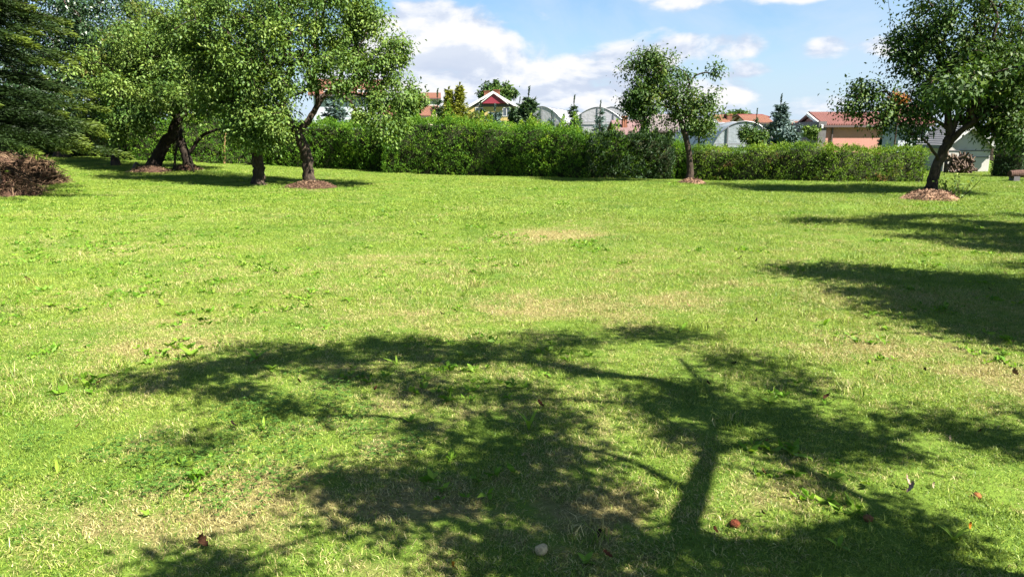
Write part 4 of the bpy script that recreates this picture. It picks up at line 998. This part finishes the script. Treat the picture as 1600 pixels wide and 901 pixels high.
brush_heap('sunlit heap of brown cut twigs at the left edge of the lawn', 56, 286, 42, 0.85, 1300, 5)
brush_heap('shaded nearer heap of cut branches in the left corner', 5, 304, 60, 0.75, 700, 6)
brush_heap('low flat remains of brush in the dark behind the sunlit heap', 10, 262, 50, 0.5, 350, 7)


def pole(name, label, p0, p1, r, mat, cat, group=None, sides=8):
    T = Tubes(); p0 = np.asarray(p0, float); p1 = np.asarray(p1, float); tt = np.linspace(0, 1, 6)[:, None]; rg = np.random.default_rng(int(abs(p0[0]) * 100))
    P = p0 + (p1 - p0) * tt; P[1:-1] += rg.normal(0, r * 0.25, (4, 3)); T.add(P, [r, r, r * .97, r * .95, r * .92, r * 0.9], sides)
    V = np.concatenate(T.V) - p0; F = [tuple(f) for f in np.concatenate(T.F)]; n = len(V)
    me = bpy.data.meshes.new(name); me.from_pydata([tuple(v) for v in V], [], F + [tuple(range(n - sides, n)), tuple(range(sides))[::-1]]); me.materials.append(mat); me.update()
    o = link(name, me, None, p0); return tag(o, label, cat, group)


q = on_ground(350, 256); pole('garden_stake', 'upright sunlit wooden stake in front of the left hedge', q - [0, 0, .1], at(352, 208, q[1]), 0.05, M['stake'], 'stake')
q = on_ground(271, 268); pole('prop_pole', 'thin dark prop pole leaning between the two leaning trunks', q - [0, 0, .05], at(280, 200, q[1] + 0.3), 0.04, M['darkbark'], 'pole', 'poles propping the branches')
q = on_ground(304, 271); pole('prop_pole', 'thin dark prop pole standing right of the forked trunk', q - [0, 0, .05], at(290, 225, q[1] + 0.4), 0.035, M['darkbark'], 'pole', 'poles propping the branches')
# woodpile against the white shed
b = on_ground(1497, 271); px = b[1] / FPX; root = thing('woodpile', 'stack of dark split firewood in front of the white gabled shed', 'woodpile', b)
rng = np.random.default_rng(9); T = Tubes(); tint = []
for i in range(95):
    x = rng.uniform(-17, 20) * px; z = rng.uniform(0.05, 0.75) * (1 - 0.35 * abs(x)); c = np.array([x, rng.uniform(-0.15, 0.15), z]); dr = np.array([rng.normal() * 0.6, rng.normal() * 0.4, rng.normal() * 0.9]); dr *= 0.22 / np.linalg.norm(dr)
    T.add([c - dr, c, c + dr], [rng.uniform(.02, .05)] * 3, 5); tint += [rng.uniform()] * 10
o = link('logs', mesh_quads('logs', np.concatenate(T.V), np.concatenate(T.F), M['firewood'], np.array(tint)), root); o['kind'] = 'stuff'
for k, x in enumerate((-16, -6, 8, 16)):
    mb = MB(); mb.box(x * px - .06, x * px + .06, 0.2, 0.24, 0, 0.9 - 0.1 * k); mb.build('board', M['wood'], root)
# reddish log at the right edge
b = on_ground(1590, 283); T = Tubes(); T.add([(-0.3, 0, 0.24), (0.0, 0.03, 0.25), (0.5, 0.05, 0.25), (0.95, 0.05, 0.24)], [0.11, 0.125, 0.125, 0.12], 12)
root = thing('log_bench', 'low reddish log on dark supports at the right edge of the lawn', 'log', b)
V = np.concatenate(T.V); F = [tuple(f) for f in np.concatenate(T.F)]; mb = MB(); mb.v = [tuple(v) for v in V]; mb.f = F + [tuple(range(12))[::-1], tuple(range(36, 48))]; mb.build('log', mat_bark('reddish_bark', (0.045, 0.026, 0.020), (0.095, 0.055, 0.042)), root)
for x in (-0.1, 0.7): mb = MB(); mb.box(x - .1, x + .1, -0.1, 0.16, -0.02, 0.16); mb.build('support', M['greywall'], root)


def sapling(label, u, v, h, seed):
    b = on_ground(u, v); rng = np.random.default_rng(seed); root = thing('sapling', label, 'sapling', b, group='suckers beside the right mound')
    T = Tubes(); P, A = [], []
    for k in range(3):
        dr = np.array([rng.normal() * .25, rng.normal() * .2, 1]); L = h * rng.uniform(.6, 1); pts = [dr * L * t + [0.05 * sin(3 * t), 0, 0] for t in (0, .35, .7, 1)]; T.add(pts, [.008, .007, .005, .002], 4)
        for t in np.linspace(.2, 1, 14): P.append(dr * L * t + rng.normal(0, .03, 3)); A.append(rng.normal(0, .7, 3) + [0, 0, .4])
    V, F = leaf_quads(np.array(P), np.array(A), 0.09 * rng.uniform(.7, 1.2, len(P)), .3, rng)
    T.build('stem', M['darkbark'], root); link('leaves', mesh_quads('leaves', V, F, M['pear'], rng.uniform(.2, 1, len(P))), root)


sapling('leafy sucker close to the leaning right trunk', 1474, 303, 0.55, 1)
sapling('thin sucker shoot at the right side of the pale mound', 1489, 308, 0.6, 2)
sapling('bushiest sucker at the right end of the pale mound', 1499, 312, 0.7, 3)

# ------------------------------------------------------------------ lawn: grass, clover, weeds, fallen leaves
def blade_patch(name, R, n, lmin, lmax, wid, seed, lean=0.55, two=True, mat=None):
    rng = np.random.default_rng(seed); r = R * np.sqrt(rng.uniform(0, 1, n)); a = rng.uniform(0, 2 * pi, n)
    B = np.stack([r * np.cos(a), r * np.sin(a), np.full(n, -0.006)], -1); L = rng.uniform(0, 1, n) ** 1.4 * (lmax - lmin) + lmin
    D = unit(np.stack([rng.normal(0, lean, n), rng.normal(0, lean, n), np.ones(n)], -1)); th = rng.uniform(0, pi, n); S = np.stack([np.cos(th), np.sin(th), 0 * th], -1)
    bend = rng.normal(0, 0.35, (n, 3)) * [1, 1, 0]; bend[:, 2] = -0.25 * np.abs(rng.normal(size=n)); w = wid * rng.uniform(.6, 1.3, n)[:, None]; L = L[:, None]
    mid = B + D * L * .55; tip = B + D * L + bend * L
    if two:
        V = np.stack([B - S * w * .5, B + S * w * .5, mid - S * w * .45, mid + S * w * .45, tip - S * w * .08, tip + S * w * .08], 1).reshape(-1, 3)
        k = np.arange(n)[:, None] * 6; F = np.concatenate([k + [0, 1, 3, 2], k + [2, 3, 5, 4]]); t = rng.uniform(0, 1, n); tint = np.concatenate([t, t])
    else:
        V = np.stack([B - S * w * .5, B + S * w * .5, tip + S * w * .12, tip - S * w * .12], 1).reshape(-1, 3); F = np.arange(4 * n).reshape(n, 4); tint = rng.uniform(0, 1, n)
    return bpy.data.objects.new(name, mesh_quads(name, V, F, mat or M['blade'], tint))


def leaf_patch(name, R, n, size, seed, mat, aspect=0.25, rosette=5, up=0.5):
    rng = np.random.default_rng(seed); m = n * rosette; r = R * np.sqrt(rng.uniform(0, 1, n)); a = rng.uniform(0, 2 * pi, n)
    B = np.repeat(np.stack([r * np.cos(a), r * np.sin(a), np.full(n, 0.01)], -1), rosette, 0); an = rng.uniform(0, 2 * pi, m)
    A = np.stack([np.cos(an), np.sin(an), up + rng.normal(0, .3, m)], -1)
    V, F = leaf_quads(B, A, size * np.repeat(rng.uniform(.6, 1.2, n), rosette) * rng.uniform(.7, 1.2, m), aspect, rng, 0.1)
    return bpy.data.objects.new(name, mesh_quads(name, V, F, mat, rng.beta(2, 2, m)))


def clover_patch(name, R, n, seed):
    rng = np.random.default_rng(seed); r = R * np.sqrt(rng.uniform(0, 1, n)); a = rng.uniform(0, 2 * pi, n); P = np.stack([r * np.cos(a), r * np.sin(a), rng.uniform(.02, .045, n)], -1)
    B = np.repeat(P, 3, 0); an = np.repeat(rng.uniform(0, 2 * pi, n), 3) + np.tile([0, 2.09, 4.19], n); A = np.stack([np.cos(an), np.sin(an), rng.normal(.1, .15, 3 * n)], -1)
    A = unit(A); S = np.stack([-np.sin(an), np.cos(an), 0 * an], -1); L = (0.010 * rng.uniform(.7, 1.3, n)).repeat(3)[:, None]
    V = np.stack([B, B + A * L * .7 + S * L * .5, B + A * L, B + A * L * .7 - S * L * .5], 1).reshape(-1, 3)
    return bpy.data.objects.new(name, mesh_quads(name, V, np.arange(12 * n).reshape(-1, 4), M['clover'], rng.beta(2, 2, 3 * n)))


def scatter(name, patches, pts, seed, smin=0.85, smax=1.2):
    """one object that instances patch meshes on its points through geometry nodes"""
    rng = np.random.default_rng(seed); n = len(pts); col = bpy.data.collections.new(name + '_patches')
    for p in patches: col.objects.link(p)
    me = bpy.data.meshes.new(name); me.vertices.add(n); me.vertices.foreach_set('co', np.ascontiguousarray(pts, np.float32).ravel())
    for an, ty, val in (('pick', 'INT', rng.integers(0, len(patches), n).astype(np.int32)), ('turn', 'FLOAT', rng.uniform(0, 2 * pi, n).astype(np.float32)), ('size', 'FLOAT', rng.uniform(smin, smax, n).astype(np.float32))):
        me.attributes.new(an, ty, 'POINT').data.foreach_set('value', val)
    o = link(name, me); g = bpy.data.node_groups.new(name, 'GeometryNodeTree')
    g.interface.new_socket('Geometry', in_out='INPUT', socket_type='NodeSocketGeometry'); g.interface.new_socket('Geometry', in_out='OUTPUT', socket_type='NodeSocketGeometry')
    N = g.nodes; gi = N.new('NodeGroupInput'); go = N.new('NodeGroupOutput'); ci = N.new('GeometryNodeCollectionInfo'); ci.inputs['Collection'].default_value = col
    ci.inputs['Separate Children'].default_value = True; ci.inputs['Reset Children'].default_value = True
    ip = N.new('GeometryNodeInstanceOnPoints'); ip.inputs['Pick Instance'].default_value = True
    def attr(nm, ty): a = N.new('GeometryNodeInputNamedAttribute'); a.data_type = ty; a.inputs['Name'].default_value = nm; return a.outputs['Attribute']
    cx = N.new('ShaderNodeCombineXYZ'); g.links.new(attr('turn', 'FLOAT'), cx.inputs[2])
    g.links.new(gi.outputs[0], ip.inputs['Points']); g.links.new(ci.outputs[0], ip.inputs['Instance']); g.links.new(attr('pick', 'INT'), ip.inputs['Instance Index'])
    g.links.new(cx.outputs[0], ip.inputs['Rotation']); g.links.new(attr('size', 'FLOAT'), ip.inputs['Scale']); g.links.new(ip.outputs[0], go.inputs[0])
    o.modifiers.new('scatter', 'NODES').node_group = g; o['kind'] = 'stuff'; return o


def jitter_grid(y0, y1, step, seed, side=0.75, pad=1.6, keep=None):
    rng = np.random.default_rng(seed); out = []
    for y in np.arange(y0, y1, step):
        X = side * max(y, 0) + pad
        for x in np.arange(-X, X, step): out.append((x + rng.uniform(-.5, .5) * step, y + rng.uniform(-.5, .5) * step))
    P = np.array(out)
    if keep is not None: P = P[keep(P[:, 0], P[:, 1], rng)]
    return np.column_stack([P, ground_z(P[:, 0], P[:, 1])])


def behind_hedge(x, y, rng):
    foot = [on_ground(u, v) for u, v in ((-60, 240), (180, 250), (300, 255), (420, 259), (605, 268), (760, 275), (900, 279), (1085, 284), (1448, 286))]
    fx = [f[0] for f in foot] + [foot[-1][0] + .3, 40]; fy = [f[1] for f in foot] + [33, 33]; return y < np.interp(x, fx, fy) + 0.3


scatter('grass_near', [blade_patch('grass_patch', .30, 2200, .009, .036, .0027, 100 + i, lean=.75) for i in range(6)], jitter_grid(0.9, 7.4, .28, 1), 11)
scatter('grass_middle', [blade_patch('grass_patch',   .52, 2300, .012, .045, .0042, 120 + i, two=False) for i in range(6)], jitter_grid(7.0, 15.0, .42, 2), 12)
scatter('grass_far', [blade_patch('grass_patch', 1.0, 3600, .02, .055, .008, 140 + i, two=False) for i in range(6)], jitter_grid(14.5, 37.0, .85, 3, keep=behind_hedge), 13)


def tall_keep(x, y, rng): return (np.sin(1.1 * x + 2) * np.sin(0.8 * y + 1) + 0.5 * np.sin(2.7 * x - 1.9 * y) + rng.normal(0, .35, len(x))) > 0.75


scatter('grass_tufts', [blade_patch('tuft_patch', .10, 60, .05, .12, .004, 160 + i, lean=.35) for i in range(4)], jitter_grid(2.0, 16, .36, 4, keep=tall_keep), 14, .7, 1.2)
cc = on_ground(300, 735); c2 = on_ground(440, 640); c3 = on_ground(560, 690)
def clover_keep(x, y, rng):
    q = np.minimum(np.minimum(np.hypot((x - cc[0]) / .75, (y - cc[1]) / .5), np.hypot((x - c2[0]) / .5, (y - c2[1]) / .45)), np.hypot((x - c3[0]) / .3, (y - c3[1]) / .3)); return (q + rng.normal(0, .45, len(x)) + .5 * np.sin(9 * x) * np.sin(8 * y + 1)) < 0.62
scatter('clover', [clover_patch('clover_patch', .10, 34, 180 + i) for i in range(4)], jitter_grid(1.2, 6.0, .13, 5, keep=clover_keep), 15)
def weed_keep(x, y, rng):
    left = sstep(2.0, -5.0, x) * 0.75 + 0.22; nz = np.sin(0.9 * x + 1) * np.sin(0.7 * y) + 0.6 * np.sin(2.1 * x - 1.3 * y + 2); return rng.uniform(0, 1, len(x)) < left * np.clip(0.45 + 0.5 * nz, .05, 1)
scatter('ground_weeds', [leaf_patch('weed_patch', .24, 9, .052, 200 + i, M['weed'], .22, 5, .45) for i in range(6)], jitter_grid(3.0, 26, .42, 6, keep=weed_keep), 16, .7, 1.2)


def flat_leaf(L, Wd, curl, name, mat, nseg=6, twist=0.0, lobed=0.0, cup=0.15, tint=0.5):
    """a leaf blade of nseg strips with a folded midrib, growing along +x"""
    V, F = [], []
    for i in range(nseg + 1):
        t = i / nseg; w = Wd * (sin(pi * min(1, t * 0.92 + 0.06)) ** 0.8) * (1 + lobed * (1 if i % 2 else -1)) * .5; a = curl * t
        x = L * (sin(a) / curl if abs(curl) > 1e-3 else t); z = L * ((1 - cos(a)) / curl if abs(curl) > 1e-3 else 0)
        tw = twist * t
        for s in (-1, 0, 1): V.append((x, s * w * cos(tw), z + abs(s) * w * cup * 2 + s * w * sin(tw)))
    for i in range(nseg):
        for k in range(2): F.append((i * 3 + k, i * 3 + k + 1, i * 3 + k + 4, i * 3 + k + 3))
    return mesh_quads(name, np.array(V), np.array(F), mat, np.full(len(F), tint), True)


WL = [flat_leaf(.16, .045, -.9, 'leaf', M['weed'], tint=.55), flat_leaf(.12, .055, -.7, 'leaf', M['weed'], tint=.7), flat_leaf(.19, .03, -.6, 'leaf', M['weed'], tint=.85), flat_leaf(.13, .04, -1.1, 'leaf', M['weed'], lobed=.35, tint=.45)]
WK = {'dock': (WL[0], 'weed', 'broad'), 'plantain': (WL[1], 'weed', 'oval'), 'blade': (WL[2], 'weed', 'long'), 'dandelion': (WL[3], 'weed', 'toothed')}


def weed(label, u, v, kind, n, sc, seed, up=(0.5, 1.1)):
    b = on_ground(u, v); rr = random.Random(seed); root = thing('weed_plant', label, 'weed', b, rr.uniform(0, 6), 'single weeds in the lawn')
    for k in range(n):
        o = link('leaf', WK[kind][0], root); o.rotation_euler = (rr.uniform(-.2, .2), -rr.uniform(*up), 2 * pi * k / n + rr.uniform(-.3, .3)); s = 0.72 * sc * rr.uniform(.7, 1.15); o.scale = (s, s, s)


weed('tallest upright leafy weed in the middle of the dappled shade', 826, 672, 'blade', 5, 1.0, 1, (1.0, 1.4))
weed('broad leaved weed in a sunny fleck right of the trunk shadow', 1240, 712, 'dock', 4, .85, 2, (.5, 1.0))
weed('weed clump at the left tip of the dappled shade', 300, 558, 'plantain', 7, 1.25, 3)
weed('weed clump with upright leaves on the upper left shadow edge', 400, 562, 'dock', 6, 1.1, 4)
weed('small leafy weed right of the upright clump in the left shade', 426, 578, 'plantain', 5, .9, 5)
weed('pale upright leaf below the left arm of the shadow', 412, 674, 'blade', 2, .75, 6, (1.0, 1.4))
weed('spreading weed in the shade left of centre', 700, 574, 'dandelion', 7, 1.0, 7)
weed('small weed in the shade just below the spreading one', 738, 580, 'plantain', 5, .8, 8)
weed('single broad leaf weed on the sunny grass right of centre', 1288, 509, 'dock', 3, 1.0, 9, (.9, 1.3))
weed('small bright weed right of the single broad leaf one', 1387, 516, 'plantain', 3, .8, 10)
weed('weed at the upper rim of the shadow near its right end', 1066, 516, 'dock', 4, .9, 11)
weed('dark weed at the top rim of the shadow', 488, 545, 'dandelion', 6, 1.0, 12)
weed('long leaved weed on the shaded rim left of centre', 620, 570, 'blade', 4, .8, 13, (.6, 1.2))
weed('weed in the lower right corner shade with pale leaves', 1310, 855, 'dock', 3, .7, 14, (.6, 1.1))
weed('flat toothed weed at the lower edge of the left clover', 305, 760, 'dandelion', 6, .8, 15, (.2, .6))
weed('pale leaf weed in the grass at far left below the shade', 90, 740, 'blade', 3, .75, 16, (.6, 1.1))
weed('yellow green weed left of the clover', 230, 806, 'plantain', 4, .45, 17)
weed('light weed in the sunny grass at far left middle', 82, 480, 'plantain', 5, 1.1, 18)
weed('bluish weed on the lawn above the shadow top', 545, 470, 'dandelion', 6, 1.3, 19)
weed('small weed among the flecks left of the tallest one', 640, 660, 'plantain', 4, .8, 20)
weed('low weed in the shade above the tallest one', 850, 585, 'dandelion', 6, .9, 21, (.2, .6))
weed('green weed at the bottom edge beside the pale stone', 915, 880, 'plantain', 4, .6, 22)
weed('weed with drooping leaves at the right bottom', 1490, 845, 'blade', 5, .8, 23, (.7, 1.2))
weed('pair of leaves in the grass far below the brush heap', 255, 478, 'dock', 3, 1.2, 24)


def fallen(name, label, u, v, size, col, seed, cat='leaf', curl=1.6, grp='fallen leaves on the lawn'):
    b = on_ground(u, v); rr = random.Random(seed); key = 'fallen_%.2f_%.2f_%.2f' % col
    m = M.get(key) or mat_plain('dry_leaf', col, .9, .5, 40, .4, 60, spec=.08); M[key] = m
    L = 0.85 * size * np.hypot(b[1], 1.6) / FPX
    o = link(name, flat_leaf(L, L * rr.uniform(.3, .5), curl * rr.uniform(.8, 1.7), name, m, 7, rr.uniform(-1.4, 1.4), .28, .42), None, b + [0, 0, .012])
    o.rotation_euler = (rr.uniform(-.5, .5), rr.uniform(-.2, .6), rr.uniform(0, 6)); return tag(o, label, cat, grp)


BR, TAN, RED, DK, OR, PALE = (.050, .023, .012), (.145, .092, .048), (.080, .030, .014), (.020, .013, .009), (.26, .105, .010), (.30, .24, .15)
for i, (u, v, s, c, lab) in enumerate((
        (325, 857, 30, BR, 'large crumpled brown leaf on the sunny grass at lower left'), (370, 668, 17, DK, 'dark curled leaf below the left arm of the shadow'), (305, 708, 15, BR, 'small brown leaf on the left clover patch'),
        (150, 600, 17, RED, 'reddish leaf at the very left tip of the shadow'), (850, 638, 19, BR, 'brown leaf in the middle of the dappled shade'), (815, 713, 13, PALE, 'tiny pale leaf right of centre in the shade'),
        (710, 890, 17, OR, 'orange yellow leaf at the bottom edge'), (957, 874, 22, RED, 'reddish leaf lying right of the pale stone'), (935, 843, 22, DK, 'dark leaf above the reddish one near the pale stone'),
        (1198, 744, 19, RED, 'red brown leaf on the right rim of the trunk shadow'), (1188, 690, 20, TAN, 'flat tan leaf in a sunny fleck right of the trunk shadow'), (1197, 806, 18, BR, 'crinkled brown leaf in the sun at lower right'),
        (1122, 836, 19, RED, 'dark red leaf at the lower rim of the trunk shadow'), (1515, 830, 16, OR, 'orange leaf at the lower right edge of the lawn'), (1458, 766, 15, PALE, 'thin pale leaf right of the curled pair'),
        (1142, 569, 13, DK, 'dark leaf on the upper right rim of the shadow'), (1446, 581, 13, DK, 'dark leaf on the sunny grass at right'), (1528, 676, 15, BR, 'brown leaf in the small shade at the right edge'),
        (1080, 480, 16, TAN, 'tan leaf on the dry strip above the shadow'), (765, 495, 13, PALE, 'whitish leaf above the shadow left of centre'), (1590, 588, 20, TAN, 'tan leaf scrap at the right edge'), (1180, 504, 12, DK, 'small dark leaf right of the dry strip'),
        (1286, 625, 17, BR, 'narrow brown leaf at the right rim of the shade'), (48, 440, 14, BR, 'brown leaf on the far left grass'), (1110, 603, 12, DK, 'small dark leaf in the upper right shade'), (970, 612, 13, BR, 'brown leaf in the shade above the trunk shadow'),
        (470, 600, 14, RED, 'rusty leaf in the left arm of the shadow'), (585, 612, 14, BR, 'brown leaf in the shade left of centre'), (1550, 455, 12, DK, 'dark leaf in the shade at the far right'), (1575, 430, 11, TAN, 'tan leaf in the far right shade'),
        (1485, 690, 10, PALE, 'pale speck of leaf in the right shade'), (118, 670, 13, RED, 'small rusty leaf at the left edge'), (695, 492, 14, BR, 'brown leaf above the middle of the shadow'), (1152, 405, 11, DK, 'dark leaf on the far sunny lawn'))):
    fallen('fallen_leaf', lab, u, v, s, c, i)
for (u, v, w) in ((1416, 776, .3), (1424, 768, 2.1)):
    o = fallen('curled_leaf', 'left half of the pale pinkish curled pair near the orange windfall' if u < 1420 else 'right half of the pale pinkish curled pair near the orange windfall', u, v, 27, (0.312, 0.216, 0.162), u, curl=1.2, grp='curled pale leaf pair'); o.rotation_euler = (.1, -.3, w); o.location.z += .012


def fruit(name, label, u, v, size, col, seed, stretch=1.0, cat='fruit', calyx=True):
    b = on_ground(u, v); R = size / 2 * np.hypot(b[1], 1.6) / FPX; root = thing(name, label, cat, b + [0, 0, R * .55], seed, 'windfall fruit on the grass' if calyx else None); rg = np.random.default_rng(seed)
    m = mat_plain(name + '_skin', col, .7, .5, 45, .5, 70, spec=.15, grime=tuple(q * .35 for q in col)); na, nr = 16, 10; mb = MB()
    for i in range(nr + 1):
        th = pi * i / nr; r = R * sin(th) * (1 + .05 * rg.normal()); z = R * cos(th) * .9 - (R * .16 * math.exp(-(th / .3) ** 2) if calyx else 0)
        for k in range(na): a = 2 * pi * k / na; w = 1 + .05 * sin(3 * a + seed) + (.0 if calyx else .10 * sin(2 * a + i)); mb.v.append((r * w * cos(a) * stretch, r * w * sin(a), z))
    mb.f = [(i * na + k, (i + 1) * na + k, (i + 1) * na + (k + 1) % na, i * na + (k + 1) % na) for i in range(nr) for k in range(na)]
    mb.build('skin' if calyx else 'stone', m, root, True)
    if calyx:
        T = Tubes(); T.add([(0, 0, R * .55), (R * .1, 0, R * .9), (R * .3, 0, R * 1.15)], [R * .07] * 3, 5); T.build('stalk', M['darkbark'], root)
    else:
        ck = MB(); ck.poly([(R * .5, -R * .5, R * .72), (R * .55, -R * .45, R * .73), (R * .1, R * .5, R * .86), (R * .05, R * .46, R * .86)]); ck.build('crack', M['greywall'], root)


fruit('windfall_fruit', 'reddish windfall fruit in the sun right of the trunk shadow', 1148, 822, 16, (.13, .035, .014), 1)
fruit('windfall_fruit', 'light brown windfall fruit left of the curled pale leaves', 1356, 813, 14, (.15, .072, .026), 2)
fruit('windfall_fruit', 'orange windfall fruit near the right edge', 1526, 778, 13, (.19, .075, .022), 3)
fruit('pale_stone', 'pale beige rounded stone in the shade at the bottom', 846, 863, 18, (.42, .32, .17), 4, 1.25, 'stone', False)
